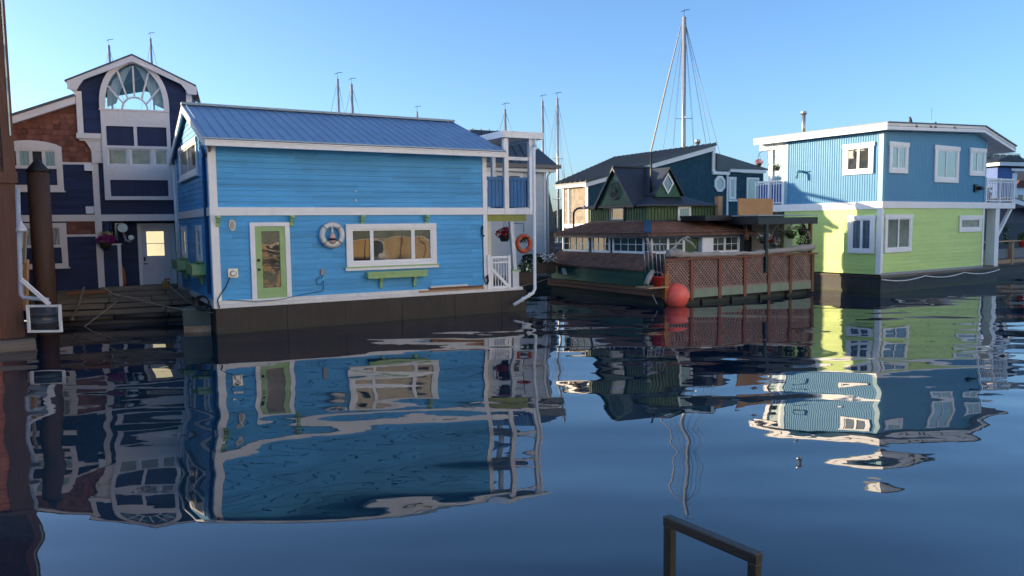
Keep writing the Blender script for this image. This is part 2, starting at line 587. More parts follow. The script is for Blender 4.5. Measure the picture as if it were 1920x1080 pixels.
def window(mp, parent, u0, u1, z0, z1, cas=0.10, splits=(0, 1), grid=(1, 1), pane='pane_dark', frame='white', sash='vinyl',
           sw=0.05, head=0.0, sill=None, d=0.014, name='window', panes=None, depth=0.05, label=None):
    """u0..z1 is the outer edge of the casing; returns the window part"""
    f = MB(mp)
    f.box(u0, u0 + cas, z0 + cas, z1 - cas, d, d + depth)
    f.box(u1 - cas, u1, z0 + cas, z1 - cas, d, d + depth)
    f.box(u0 - head, u1 + head, z1 - cas, z1, d, d + depth + 0.012)
    f.box(u0, u1, z0, z0 + cas, d, d + depth + 0.004)
    w_ = f.build('window' if name is None else name, M[frame], parent, label)
    a0, a1, b0, b1 = u0 + cas, u1 - cas, z0 + cas, z1 - cas
    s_ = MB(mp)
    L = a1 - a0
    for k, (p, q) in enumerate(zip(splits[:-1], splits[1:])):
        x0, x1 = a0 + L * p, a0 + L * q
        e = d + depth * (0.75 if k % 2 == 0 else 0.55)
        s_.box(x0, x0 + sw, b0, b1, d, e); s_.box(x1 - sw, x1, b0, b1, d, e)
        s_.box(x0 + sw, x1 - sw, b0, b0 + sw, d, e - .001); s_.box(x0 + sw, x1 - sw, b1 - sw, b1, d, e - .001)
        nx, nz = grid
        for i in range(1, nx):
            c = x0 + (x1 - x0) * i / nx
            s_.box(c - 0.011, c + 0.011, b0 + sw, b1 - sw, d, e - 0.004)
        for i in range(1, nz):
            c = b0 + (b1 - b0) * i / nz
            s_.box(x0 + sw, x1 - sw, c - 0.011, c + 0.011, d, e - 0.006)
        g = MB(mp).box(x0 + sw * .5, x1 - sw * .5, b0 + sw * .5, b1 - sw * .5, d, d + depth * .2)
        g.build('pane', M[panes[k] if panes else pane], w_)
    s_.build('sash', M[sash], w_)
    if sill:
        s3 = MB(mp).box(u0 - 0.06, u1 + 0.06, z0 - 0.05, z0 - 0.002, d, d + 0.11)
        s3.build('sill', M[sill], w_)
    return w_

def basket(loc, r, leafmat, flowmat, nleaf, nflow, label, hang=0.5, droop=0.9, group='hanging flower baskets', potmat='terracotta', arm=None):
    t = thing('flower_basket', label, 'flower basket', loc, 0, group)
    MB().lathe([(r * .45, -r * .75), (r * .7, -r * .1), (r * .72, 0)], (0, 0, 0), 14).build('pot', M[potmat], t)
    MB().leaves((0, 0, r * .15), (r * 1.05, r * 1.05, r * droop), nleaf, r * .17).build('leaves', M[leafmat], t)
    if nflow: MB().leaves((0, 0, r * .3), (r * 1.1, r * 1.1, r * droop * .85), nflow, r * .16).build('flowers', M[flowmat], t)
    if hang:
        w_ = MB()
        for k in range(3):
            a = k * 2.1
            w_.tube([(r * .7 * math.cos(a), r * .7 * math.sin(a), 0), (0, 0, hang)], 0.006, 5)
        if arm:
            w_.tube([(0, 0, hang), (arm[0] * .4, arm[1] * .4, hang + .08), (arm[0], arm[1], hang + .05)], 0.011, 6)
        w_.build('hanger', M['blackmetal'], t)
    return t

def rope(pts, label, r=0.014, sag=0.12, mat='rope', n=14):
    o = MB()
    path = []
    for p, q in zip(pts[:-1], pts[1:]):
        p, q = Vector(p), Vector(q)
        for i in range(n):
            k = i / n
            path.append(p.lerp(q, k) - Vector((0, 0, sag * 4 * k * (1 - k))))
    path.append(Vector(pts[-1]))
    ob = o.tube(path, r, 6).build('mooring_rope', M[mat])
    return tag(ob, label, 'rope', 'mooring ropes')

def lifebuoy(loc, yaw, r, rr, mat, label, parent_scale=1.0):
    t = thing('life_ring', label, 'life ring', loc, yaw, 'life rings')
    pts = [(r * math.cos(a), 0, r * math.sin(a)) for a in [2 * math.pi * i / 28 for i in range(28)]]
    MB().tube(pts, rr, 10, closed=True).build('ring', M[mat], t)
    b = MB()
    for k in range(4):
        a = math.pi / 4 + k * math.pi / 2
        c, s = math.cos(a), math.sin(a)
        sub = [(r * c + rr * 1.06 * math.cos(q) * c, rr * 1.06 * math.sin(q), r * s + rr * 1.06 * math.cos(q) * s) for q in [2 * math.pi * i / 10 for i in range(10)]]
        b.tube(sub, 0.018, 5, closed=True)
    g = [((r + rr) * 1.03 * math.cos(a) , -0.02, (r + rr) * 1.03 * math.sin(a)) for a in [2 * math.pi * i / 24 for i in range(24)]]
    b.tube(g, 0.008, 5, closed=True)
    b.build('grab_line', M['rope'], t)
    return t
# ------------------------------------------------------------------ water and far shore
PHX, PHY = 15.2, 11.8
def water_mat():
    m_, n, b = _mat('harbour_water')
    b.inputs['Base Color'].default_value = (0.004, 0.015, 0.032, 1)
    b.inputs['Roughness'].default_value = 0.0
    b.inputs['IOR'].default_value = 1.8
    tc = n.nodes.new('ShaderNodeTexCoord')
    total = None
    # (stretch along the crest, across, rotation, height in metres, distortion)
    for sx, sy, rot, amp, dist, det in ((0.15, 0.30, 14, 0.125, 0.0, 0.0), (0.55, 0.80, -14, 0.021, 0.0, 0.0), (0.28, 1.35, 11, 0.010, 0.0, 0.0), (1.7, 2.2, 20, 0.0018, 0.0, 0.0), (4.0, 5.5, -25, 0.0003, 0.0, 1.0)):
        mp = _n(n, 'ShaderNodeMapping')
        mp.inputs['Rotation'].default_value = (0, 0, R(rot))
        mp.inputs['Scale'].default_value = (sx, sy, 1)
        mp.inputs['Location'].default_value = (PHX * sx, PHY * sy, 0)
        n.links.new(tc.outputs['Object'], mp.inputs[0])
        ns = _n(n, 'ShaderNodeTexNoise', i_Scale=1.0, i_Detail=det, i_Roughness=0.4, i_Distortion=dist)
        n.links.new(mp.outputs[0], ns.inputs['Vector'])
        h = _math(n, 'MULTIPLY', ns.outputs[0], amp)
        total = h if total is None else _math(n, 'ADD', total, h)
    bp = _n(n, 'ShaderNodeBump', i_Strength=1.0, i_Distance=1.0)
    n.links.new(total, bp.inputs['Height'])
    n.links.new(bp.outputs[0], b.inputs['Normal'])
    return m_
wat = MB().quad((-1500, -60, 0), (1500, -60, 0), (1500, 2500, 0), (-1500, 2500, 0)).build('water', water_mat())
wat['kind'] = 'structure'
wat['label'] = 'dark calm harbour water mirroring the houses'

def far_shore():
    b = MB()
    x = -420.0
    prof = []
    while x < 700:
        prof.append((x, 7.0 + 3.0 * math.sin(x * .011) + 1.5 * math.sin(x * .05) + random.uniform(-1, 1)))
        x += 3.0
    for (x0, h0), (x1, h1) in zip(prof[:-1], prof[1:]):
        y0 = 330
        b.quad((x0, y0, -1), (x1, y0, -1), (x1, y0 + 6, h1), (x0, y0 + 6, h0))
        b.quad((x0, y0 + 6, h0), (x1, y0 + 6, h1), (x1, y0 + 40, -1), (x0, y0 + 40, -1))
        b.leaves(((x0 + x1) / 2, y0 + 4, h0 * .7), (2.4, 4, h0 * .35), 22, 0.7)
    return b.build('wooded_shore', per_face('far_trees', (0.035, 0.06, 0.035), 0.4))
tag(far_shore(), 'dark tree covered shoreline on the far side of the harbour', 'shoreline', kind='stuff')
# ------------------------------------------------------------------ sky blue two storey floating house
BF = Frame(-8.11, 20.57, 30.4)
BL, BW = 8.46, 6.92
blue = house('blue_house', 'sky blue clapboard two storey floating house with lime green door and blue metal roof', BF)
M['clap_blue'] = boards('sky_blue_boards', (0.068, 0.37, 0.70), 0.155, 0.72, 2.3, 0.13, wear=0.5, wearcol=(0.25, 0.54, 0.78), patch=.22)
M['lime'] = paint('lime_green_paint', (0.33, 0.50, 0.21), 0.5, 0.12, 4, dirt=0.15)
M['roof_blue'] = paint('blue_metal_roof', (0.20, 0.32, 0.47), 0.38, 0.12, 1.5, metal=0.25)
M['hull_brown'] = hull_mat('tarred_hull', (0.032, 0.025, 0.023), tide=(0.026, 0.03, 0.018), z0=.12)
fr, sd = front(), side()
SILL, BAND0, BAND1, EAVE = 0.90, 3.225, 3.45, 5.28
RIDGE, PE = 6.60, 5.36   # ridge height, eave plane height at the wall
def gable(z0): return [(0, z0), (BW, z0), (BW, PE), (BW / 2, RIDGE - .12), (0, PE)]
w1 = MB(fr).siding([(0, SILL), (BL, SILL), (BL, BAND0), (0, BAND0)], 0.155)
w1.mp = sd; w1.siding([(0, SILL), (BW, SILL), (BW, BAND0), (0, BAND0)], 0.155)
w1.mp = None
w1.quad((BL, 0, .7), (BL, BW, .7), (BL, BW, 3.3), (BL, 0, 3.3)).quad((0, BW, .7), (BL, BW, .7), (BL, BW, PE), (0, BW, PE))
w1.build('lower_wall', M['clap_blue'], blue)
w2 = MB(fr).siding([(0, BAND1), (BL, BAND1), (BL, EAVE), (0, EAVE)], 0.155)
w2.mp = sd; w2.siding(gable(BAND1), 0.155)
w2.mp = rside(BL); w2.prism(gable(BAND1 - .2), -.05, 0)
w2.build('upper_wall', M['clap_blue'], blue)
tr = MB(fr)
tr.box(-.02, BL + .02, BAND0, BAND1, 0, .05)
tr.mp = sd; tr.box(-.048, BW, BAND0, BAND1, 0, .048)
tr.build('band', M['white'], blue)
for (mp_, a0, a1) in ((fr, -.03, .17), (sd, -.028, .14), (fr, BL - .13, BL + .02), (sd, BW - .14, BW + .02)):
    for (z0, z1) in ((SILL - .02, BAND0 - .002), (BAND1 + .002, EAVE + (0 if a0 < 7 or mp_ is fr else .05))):
        MB(mp_).box(a0, a1, z0, z1, 0, .034).build('corner_board', M['white'], blue)
# base strip and hull
b = MB(fr); b.box(-.05, BL + .06, .80, SILL + .0, 0, .06); b.box(-.06, BL + 1.3, .70, .797, -.2, .13)
b.mp = sd; b.box(.0, BW, .74, SILL, 0, .05)
b.build('base_strip', M['white_rough'], blue)
hl = MB(); hl.prism([(-.02, -.16), (9.86, -.16), (9.86, BW + .1), (-.02, BW + .1)], -.4, .695)
for k, x in enumerate((1.9, 3.6, 5.4, 7.2, 8.9)):   # overlapping rubber sheet joints
    hl.box(x - .012, x + .02, -.175, -.16, -.3, .69 - .01 * k)
hl.build('hull', M['hull_brown'], blue)
# roof : two metal slopes with seams, ridge cap, barge boards, gutter
RX0, RX1, OV = -.18, 9.02, .38
slope = (RIDGE - PE) / (BW / 2)
ze = PE - slope * OV
rf = MB()
for sgn in (0, 1):
    ya, yb = (-OV, BW / 2) if sgn == 0 else (BW + OV, BW / 2)
    rf.add([(RX0, ya, ze + .06), (RX1, ya, ze + .06), (RX1, yb, RIDGE + .06), (RX0, yb, RIDGE + .06),
            (RX0, ya, ze + .02), (RX1, ya, ze + .02), (RX1, yb, RIDGE + .02), (RX0, yb, RIDGE + .02)],
           [(0, 1, 2, 3), (7, 6, 5, 4), (0, 4, 5, 1), (1, 5, 6, 2), (3, 7, 4, 0)])
    x = RX0 + .12
    while x < RX1:
        rf.beam((x, ya, ze + .075), (x, yb, RIDGE + .075), .022, .03)
        x += .29
rf.build('roof', M['roof_blue'], blue)
MB().beam((RX0 - .01, BW / 2, RIDGE + .09), (RX1 + .01, BW / 2, RIDGE + .09), .26, .07).build('ridge_cap', paint('ridge_cap_grey', (0.22, 0.30, 0.38), .45, .1, 3, metal=.2), blue)
for x in (RX0 + .02, RX1 - .02):
    for ya in (-OV, BW + OV):
        MB().beam((x, ya, ze - .07), (x, BW / 2, RIDGE - .07), .05, .19).build('barge_board', M['white'], blue)
sf = MB(); sf.quad((RX0, -OV, ze - .03), (RX1, -OV, ze - .03), (RX1, 0.0, ze - .03), (RX0, 0.0, ze - .03))
sf.build('soffit', M['white'], blue)
MB(fr).box(RX0, RX1, ze - .01, ze + .018, OV, OV + .05).build('eave_flashing', paint('dark_red_flashing', (0.05, 0.02, 0.03), .5), blue)
g = MB(fr); g.box(RX0 + .02, RX1 - .02, ze - .17, ze - .012, OV, OV + .10); g.box(RX0 + .02, RX1 - .02, ze - .045, ze - .012, OV + .1, OV + .125)
g.build('gutter', M['white'], blue)
# blue downpipe on the side wall, grey elbow
dp = MB(sd)
dp.tube([(-.02, 5.05, .16), (.35, 4.9, .06), (.55, 4.8, .06), (.55, 1.05, .06)], .05, 8)
dp.build('downpipe', paint('blue_pipe', (0.03, 0.12, 0.30), .4), blue)
MB(sd).tube([(BW + .05, 5.1, .08), (BW + .05, .5, .08)], .045, 8).build('downpipe', M['white'], blue)
MB(sd).tube([(-.06, 5.15, .02), (-.04, 5.0, -.03), (.1, 4.8, .03)], .045, 8).build('pipe_elbow', paint('brown_pipe', (0.25, 0.2, 0.17), .5), blue)
# brackets under the band
def bracket(u):
    q = MB(lambda a, b_, c: (u + c, -a, b_))
    q.prism([(0.03, BAND0 - .002), (.22, BAND0 - .002), (.22, BAND0 - .07), (.15, BAND0 - .09), (.12, BAND0 - .17), (.07, BAND0 - .2), (.06, BAND0 - .3), (.02, BAND0 - .31), (.02, BAND0 - .002)], -.05, .05)
    return q.build('bracket', M['lime'], blue)
for u in (.15, 2.13, 4.22, 6.30): bracket(u)
# door
x0, x1, z0, z1 = .975, 2.065, .86, 3.03
dr = MB(fr); dr.box(x0, x0 + .13, z0, z1 - .11, .012, .07); dr.box(x1 - .13, x1, z0, z1 - .11, .012, .07); dr.box(x0, x1, z1 - .11, z1, .012, .075)
dr.box(x0 + .13, x1 - .13, z0 - .02, z0 + .03, .012, .09)
fd = dr.build('door', M['white'], blue)
a0, a1, c0, c1 = x0 + .135, x1 - .135, z0 + .035, z1 - .115
p = MB(fr).plate([(a0, c0), (a1, c0), (a1, c1), (a0, c1)], [[(a0 + .17, c0 + .30), (a0 + .17, c1 - .13), (a1 - .15, c1 - .13), (a1 - .15, c0 + .30)]], .014, .05)
p.build('leaf', M['lime'], fd)
M['pane_mirror'] = glass('reflecting_glass', (0.06, 0.055, 0.045), 1.9, wav=.014, var=.9, varscale=2.5)
M['pane_mirror2'] = glass('reflecting_window_glass', (0.06, 0.068, 0.06), 1.8, wav=.006, var=.9, varscale=2.5)
MB(fr).box(a0 + .15, a1 - .13, c0 + .28, c1 - .11, .016, .026).build('pane', M['pane_mirror'], fd)
h = MB(fr)
for z in (1.72, 1.98): h.lathe([(.035, 0), (.035, .02), (.015, .03), (.015, .05), (.032, .06), (.03, .085), (.01, .09)], (a0 + .07, z, .05), 10, 'z')
h.build('handle', M['blackmetal'], fd)
# big three part window with lime sill and planter
wn = window(fr, blue, 3.71, 6.63, 1.66, 2.96, cas=.15, splits=(0, .245, .755, 1), pane='pane_mirror2', sw=.055, depth=.06, panes=['pane_dark', 'pane_mirror2', 'pane_mirror2'])  # left pane darker: its dimmer reflection is put into the glass colour
s3 = MB(fr); s3.box(3.66, 6.68, 1.575, 1.655, .012, .10); s3.build('sill', M['white'], wn)
MB(fr).box(3.64, 6.70, 1.656, 1.69, .012, .12).build('sill_cap', M['lime'], wn)
def planter(mp, u0, u1, z0, z1, brk, dp=.30):
    q = MB(mp)
    q.plate([(u0, .016), (u1, .016), (u1, dp), (u0, dp)], [[(u0 + .03, .04), (u0 + .03, dp - .03), (u1 - .03, dp - .03), (u1 - .03, .04)]], 0, 1)
    # remap: plate gives (u, d, t) -> swap to (u, z, d)
    b_ = MB(mp)
    b_.box(u0, u1, z0, z0 + .02, .016, dp - .02)
    b_.box(u0, u1, z0, z1, dp - .03, dp); b_.box(u0, u1, z0, z1, .014, .035)
    b_.box(u0, u0 + .03, z0, z1, .035, dp - .03); b_.box(u1 - .03, u1, z0, z1, .035, dp - .03)
    b_.box(u0 - .02, u1 + .02, z1 - .05, z1 + .012, dp, dp + .02)
    pl = b_.build('window_box', M['lime'], blue)
    for u in brk:
        MB(lambda a, c, e, u=u: mp(u + e, c, a)).prism([(.014, z0 - .002), (dp - .04, z0 - .002), (dp - .06, z0 - .07), (.12, z0 - .12), (.08, z0 - .3), (.014, z0 - .33)], -.04, .04).build('bracket', M['lime'], pl)
    return pl
planter(fr, 4.30, 6.22, 1.32, 1.51, (4.75, 5.85), .22)
# side windows and planters
window(sd, blue, 1.80, 5.65, 4.46, 5.53, cas=.14, splits=(0, .5, 1), sill='white', pane='pane_room')
for (a, c) in ((1.70, 2.62), (4.85, 5.9)):
    window(sd, blue, a, c, 1.93, 2.98, cas=.13, splits=(0, 1), grid=(1, 2), pane='pane_room', sill='lime')
planter(sd, 1.25, 2.55, 1.55, 1.86, (1.9,), .38)
planter(sd, 4.55, 6.1, 1.55, 1.86, (5.3,), .38)
# oval lamp, sockets and cables
q = MB(fr); q.prism([(.52 + .095 * math.cos(t), 2.96 + .155 * math.sin(t)) for t in [i * .3927 for i in range(16)]], .014, .05)
lp = q.build('wall_lamp', paint('cream_lamp', (0.62, 0.60, 0.52), .4), blue)
MB(fr).prism([(.52 + .05 * math.cos(t), 2.96 + .11 * math.sin(t)) for t in [i * .3927 for i in range(16)]], .05, .075).build('lens', paint('lamp_lens', (0.35, .34, .3), .2), lp)
q = MB(fr); q.box(.36, .62, 1.52, 1.77, .014, .05); q.lathe([(.08, 0), (.085, .04), (.06, .06)], (.49, 1.64, .05), 12)
so_ = q.build('power_socket', M['steel'], blue)
MB(fr).tube([(.40, 1.55, .06), (.30, 1.3, .06), (.12, 1.05, .06), (.05, .93, .07), (.06, .80, .16), (.08, .72, .17)], .016, 6).build('cable', paint('dark_cable', (0.03, 0.05, 0.05), .6), so_)
q = MB(fr); q.box(2.92, 3.05, 1.48, 1.66, .014, .07)
so_ = q.build('junction_box', paint('grey_box', (0.3, 0.31, 0.32), .5), blue)
loop = [(2.98, 1.48, .05), (2.93, 1.38, .05), (2.86, 1.43, .05), (2.78, 1.36, .05), (2.80, 1.22, .05), (2.92, 1.2, .05), (2.99, 1.32, .05), (2.99, 1.1, .05), (2.97, 1.02, .05), (2.6, .98, .06), (2.2, .93, .07), (1.7, .84, .1), (1.0, .84, .1), (.3, .92, .06)]
MB(fr).tube(loop, .011, 6).build('cable', paint('teal_cable', (0.02, 0.09, 0.14), .6), so_)
q = MB(fr); q.box(4.05, 4.075, 3.90, 3.97, .012, .03); q.box(4.05, 4.075, 3.62, 3.70, .012, .03); q.box(4.2, 4.22, 5.0, 5.03, .012, .03)
q.build('wall_hook', M['steel'], blue)
# ---- porch and upper balcony on the right end
P0, P1 = BL, 10.27
# hidden flat roofed wing, added to shade the cabin and lime house
MB().box(5.2, 8.4, BW + .02, 10.4, .7, 6.75).build('shade_wing', M['clap_blue'], blue)
MB().box(4.4, 8.6, BW + .1, 10.5, -.4, .69).build('shade_wing_float', M['hull_brown'], blue)
pt = MB(fr)
pt.box(P0 + .03, P1, BAND0, BAND1 - .02, -.1, .05)
pt.box(P1 - .12, P1, BAND0, BAND1 - .02, -2.6, -.1)
pt.build('balcony_beam', M['white'], blue)
MB().box(P0, P1 - .13, .05, 2.6, BAND1 - .12, BAND1 - .03).build('balcony_floor', M['wood_grey'], blue)
M['rail_blue'] = boards('blue_rail_boards', (0.04, 0.17, 0.38), 0.14, 0, 3, .12, vertical=True)
rb = MB(fr)
u = P0 + .1
while u < 10.0:
    rb.box(u, min(u + .125, 10.02), BAND1 + .03, 4.40, -.06, -.035); u += .14
rb.box(P0 + .05, 10.05, 4.36, 4.46, -.09, .0)
rb.mp = rside(P1 - .1)
v = .15
while v < 2.5:
    rb.box(v, v + .125, BAND1 + .03, 4.40, -.03, -.005); v += .14
rb.box(.1, 2.55, 4.40, 4.46, -.06, .03)
rb.build('balcony_rail', M['rail_blue'], blue)
for (u0, u1, y, z0, z1) in ((9.13, 9.29, .06, BAND0 + .02, 5.72), (10.10, 10.26, .06, BAND0 + .02, 5.75), (10.10, 10.24, -2.5, BAND1, 5.75)):
    MB(fr).box(u0, u1, z0, z1, y - .13, y + .01).build('post', M['white'], blue)
cp = MB()   # pergola top: fascia frame with boards between
X0, X1, YB = 9.02, 10.62, 2.7
cp.box(X0 + .061, X1 - .061, -.16, -.10, 5.74, 5.95); cp.box(X0, X0 + .06, -.16, YB, 5.74, 5.95)
cp.box(X1 - .06, X1, -.16, YB, 5.74, 5.95); cp.box(X0 + .061, X1 - .061, YB - .06, YB, 5.74, 5.95)
for k in range(5): cp.box(X0 + .061, X1 - .061, .18 + k * .5, .24 + k * .5, 5.80, 5.90)
cp.box(X0 + .07, X1 - .07, -.09, YB - .07, 5.905, 5.935)
cp.build('pergola', M['white'], blue)
MB(fr).box(9.29, 10.10, 5.02, 5.13, -.04, .02).build('crossbar', M['white'], blue)
# lower porch
MB().box(P0 + .02, P1 - .5, -.02, 2.6, .698, .76).build('porch_floor', M['wood_grey'], blue)
MB(fr).box(P0 - .05, 10.0, 3.0, BAND0 - .003, -.12, -.02).build('lime_beam', paint('olive_beam', (0.28, 0.30, 0.06), .5, .15), blue)
MB(rside(BL)).box(.55, 1.45, .78, 2.85, .0, .04).build('side_door', paint('dark_brown_door', (0.02, 0.014, 0.014), .4), blue)
MB(rside(BL)).box(1.47, 1.7, .78, 2.95, .0, .05).build('door_frame', paint('olive_frame', (0.25, 0.27, 0.07), .5), blue)
MB(fr).box(BL + .02, BL + .17, .76, 2.98, -.14, .0).build('post', paint('cream_post', (0.62, 0.60, 0.45), .5, .1), blue)
p2 = MB(fr); p2.beam((9.45, 2.98, -.1), (9.55, 1.3, -.06), .13, .13); p2.box(9.42, 9.66, .76, 1.33, -.16, .04)
nw = p2.build('post', M['white_rough'], blue)
MB(fr).box(9.38, 9.70, 1.332, 1.39, -.2, .08).build('post_cap', M['lime'], nw)
gt = MB(fr)
gt.box(BL - .02, BL + .10, .74, 1.90, .02, .09)
gt.box(9.22, 9.32, .74, 1.88, .02, .08)
gt.box(BL + .12, 9.21, 1.78, 1.86, .03, .07); gt.box(BL + .12, 9.21, .78, .86, .03, .07); gt.box(BL + .12, 9.21, 1.62, 1.67, .035, .065)
for k in range(7): gt.box(BL + .17 + k * .105, BL + .195 + k * .105, .86, 1.78, .035, .06)
gt.beam((BL + .13, 1.45, .075), (9.2, .86, .075), .1, .03, up=(0, -1, 0))
gt.box(BL + .12, BL + .17, .78, 1.86, .028, .072)
gt.build('gate', M['white'], blue)
pl = MB(fr)
pl.tube([(10.30, 5.72, .12), (10.30, 5.55, .12), (10.2, 5.42, .35), (9.95, 5.36, .6), (9.93, 5.25, .62), (9.92, .75, .62), (9.85, .62, .62), (9.1, .27, .62)], .055, 10)
for s in (.2, .55): pl.tube([(9.85 - .75 * s, .62 - .35 * s + .08, .62), (9.85 - .75 * s, .62 - .35 * s - .08, .62)], .03, 6)
pl.build('drain_pipe', M['vinyl'], blue)
q = MB(fr); q.tube([(8.30, 2.85, .05), (8.26, 2.6, .06), (8.30, 2.52, .07), (8.34, 2.55, .07)], .03, 7); q.tube([(8.30, 2.85, .04), (8.31, 1.2, .04), (8.37, .95, .06)], .012, 6)
q.build('hose_hook', paint('dark_teal_metal', (0.02, 0.07, 0.08), .5), blue)
q = MB(fr); q.tube([(8.38, 1.15, .08), (8.42, 1.25, .1), (8.44, 1.05, .1), (8.40, .95, .09)], .035, 7)
q.build('hose', M['blackmetal'], blue)

# ---- things on the blue house
yaw = BF.yaw
ring = lifebuoy(BF.w(3.275, -.10, 2.65), yaw, .295, .078, 'white_rough', 'white life ring hanging on the sky blue wall beside the wide window')
fl = thing('fishing_float', 'pink and white fishing float hung in the middle of the white life ring', 'fishing float', BF.w(3.27, -.16, 2.58), yaw)
MB().lathe([(.03, -.2), (.085, -.17), (.10, -.1), (.095, 0.0), (.06, .09), (.03, .13)], (0, 0, 0), 16).build('body', paint('faded_pink', (0.72, 0.42, 0.36), .5, .2, 6), fl)
MB().lathe([(.101, -.09), (.104, -.05), (.101, -.02)], (0, 0, 0), 16).build('stripe', M['blackmetal'], fl)
MB().lathe([(.028, .13), (.03, .2), (.018, .3), (.012, .34)], (0, 0, 0), 10).build('stem', M['white_rough'], fl)
for k, (u0, u1, z0, z1, d0, d1, mt, lb) in enumerate(((6.0, 8.28, .80, .86, .02, .125, 'wood_tan', 'long tan timber lying on the ledge under the window'),
        (6.35, 7.75, .863, .93, .02, .11, 'wood_brown', 'brown timber lying between a tan and a white board'),
        (6.38, 7.70, .933, .985, .025, .10, 'white_rough', 'white board topmost on the ledge timbers'),
        (7.78, 8.25, .863, .92, .02, .1, 'wood_brown', 'short brown offcut at the porch end of the ledge'))):
    b_ = MB(); b_.box(u0, u1, -d1, -d0, z0, z1)
    o = b_.build('plank', M[mt]); o.location = (BF.x, BF.y, 0); o.rotation_euler = (0, 0, yaw)
    tag(o, lb, 'plank', 'timbers on the ledge of the blue house')
pb = BF.w(9.9, .9, 2.5)
basket(BF.w(9.42, .5, 2.52), .27, 'leaf_dark', 'fl_red', 60, 240, 'red flower basket hanging in the porch of the sky blue house', .55)
# ------------------------------------------------------------------ navy house with gothic window and shake gable
NF = Frame(-12.7665, 27.2, 20)
navy = house('navy_house', 'dark navy house with white trim, brown shake gable and tall pointed arch window', NF)
M['navy'] = boards('navy_boards', (0.015, 0.030, 0.095), 0.13, 0, 3, .2, bumpline=0.010)
M['navy_v'] = boards('navy_grooved_panel', (0.015, 0.029, 0.095), 0.11, 0, 3, .15, vertical=True, bumpline=0.006)
M['shake'] = per_face('brown_shakes', (0.23, 0.092, 0.066), 0.35, .85)
M['pinkwhite'] = paint('warm_white_trim', (0.86, 0.79, 0.77), 0.5, .05, 3, dirt=.15)
M['roof_grey'] = paint('grey_metal_roof', (0.12, 0.13, 0.14), .45, .15, 2, metal=.3)
fr = front()
# lower wing and body
b = MB(fr)
b.prism([(-5.6, .8), (-1.45, .8), (-1.45, 5.2), (-5.6, 5.2)], -.2, 0)
b.prism([(-1.45, 3.2), (1.42, 3.2), (1.42, 6.2), (-1.45, 6.2)], -.2, -.001)
b.prism([(-1.7, .8), (-1.13, .8), (-1.13, 2.34), (-1.7, 2.34)], -.05, .02)
b.mp = None
b.box(-1.40, 1.40, 1.03, 1.12, .8, 3.2); b.box(-1.5, -1.40, .2, 1.0, .8, 3.2); b.box(1.40, 1.45, .0, 6, .8, 6.0)
b.box(-5.6, 1.42, 6, 6.1, .8, 5.6); b.box(-5.65, -5.6, 0, 6, .8, 5.8); b.box(-1.45, 1.42, .2, 1.0, 3.18, 3.22)
b.box(-5.6, 1.42, .0, 6, .6, .8)
b.build('wall', M['navy'], navy)
MB(fr).shakes([(-5.6, 5.2), (-1.87, 5.2), (-1.45, 5.2), (-1.45, 7.55), (-2.2, 7.36), (-5.6, 5.95)], .185, .21, .03, .0, round_=True).build('shake_gable', M['shake'], navy)
MB(fr).shakes([(-2.75, 2.74), (-1.88, 2.74), (-1.88, 3.19), (-2.75, 3.19)], .15, .16, .02, .004).build('shake_panel', M['shake'], navy)
# tower with a real arched opening, so that the sky shows through the room
AC, HW, ZS, AH = -.42, .96, 7.18, 1.36
def arch(hw, ah, z0, n=22, zs=ZS):
    pts = [(AC - hw, z0)]
    for i in range(n + 1):
        t = math.pi - math.pi * i / n
        c = math.cos(t)
        pts.append((AC + hw * c, zs + ah * math.sin(t) ** .92 + .09 * (1 - abs(c)) ** 1.5 * ah))
    pts.append((AC + hw, z0))
    return pts
TF = .10    # tower stands this far forward
GX0, GX1 = -2.2, 1.40
gp = [(GX0, 6.1), (-1.45, 6.1), (GX1, 6.1), (GX1, 7.99), (-.41, 8.85), (GX0, 7.99)]
t = MB(fr)
t.plate(gp, [arch(HW, AH, 7.04)], TF - .08, TF)
t.mp = side(GX0)
t.plate([(-TF + .08, 6.1), (3.4, 6.1), (3.4, 7.85), (-TF + .08, 7.85)], [], -.08, 0)
t.mp = rside(GX1); t.box(-TF + .08, 3.4, 6.1, 7.85, -.08, 0)
t.mp = front(3.4)
t.plate(gp, [[(-2.0, 7.1), (1.1, 7.1), (1.1, 7.95), (-.4, 8.3), (-2.0, 7.95)]], -.08, 0)
t.mp = None
t.box(GX0, GX1, -TF, 3.4, 6.06, 6.10)
t.build('tower_wall', M['navy'], navy)
# tower roof
tr_ = MB()
for sx, xe, zef in ((-1, -2.50, 7.66), (1, 1.60, 8.0)):
    xi = -.41
    ze_ = 8.93 - (8.93 - 7.98) * abs(xe - xi) / 1.99
    tr_.add([(xe, -.42, ze_), (xi, -.42, 8.93), (xi, 3.7, 8.93), (xe, 3.7, ze_), (xe, -.42, ze_ - .05), (xi, -.42, 8.88), (xi, 3.7, 8.88), (xe, 3.7, ze_ - .05)],
            [(0, 1, 2, 3), (7, 6, 5, 4), (0, 4, 5, 1), (1, 5, 6, 2), (2, 6, 7, 3), (3, 7, 4, 0)])
tr_.build('tower_roof', M['roof_grey'], navy)
sl_ = (8.93 - 7.98) / 1.99
for s in (-1, 1):
    ex = -.41 + s * 2.02
    zt = lambda x: 8.87 - sl_ * abs(x + .41)
    px = [-.41, ex]
    poly = [(-.41, zt(-.41)), (ex, zt(ex)), (ex, zt(ex) - .27), (ex - s * .28, zt(ex) - .27), (ex - s * .34, zt(ex) - .16), (ex - s * .50, zt(ex - s * .5) - .17), (-.41, zt(-.41) - .20)]
    MB(fr).prism(poly if s > 0 else poly[::-1], .34, .40).build('barge_board', M['pinkwhite'], navy)
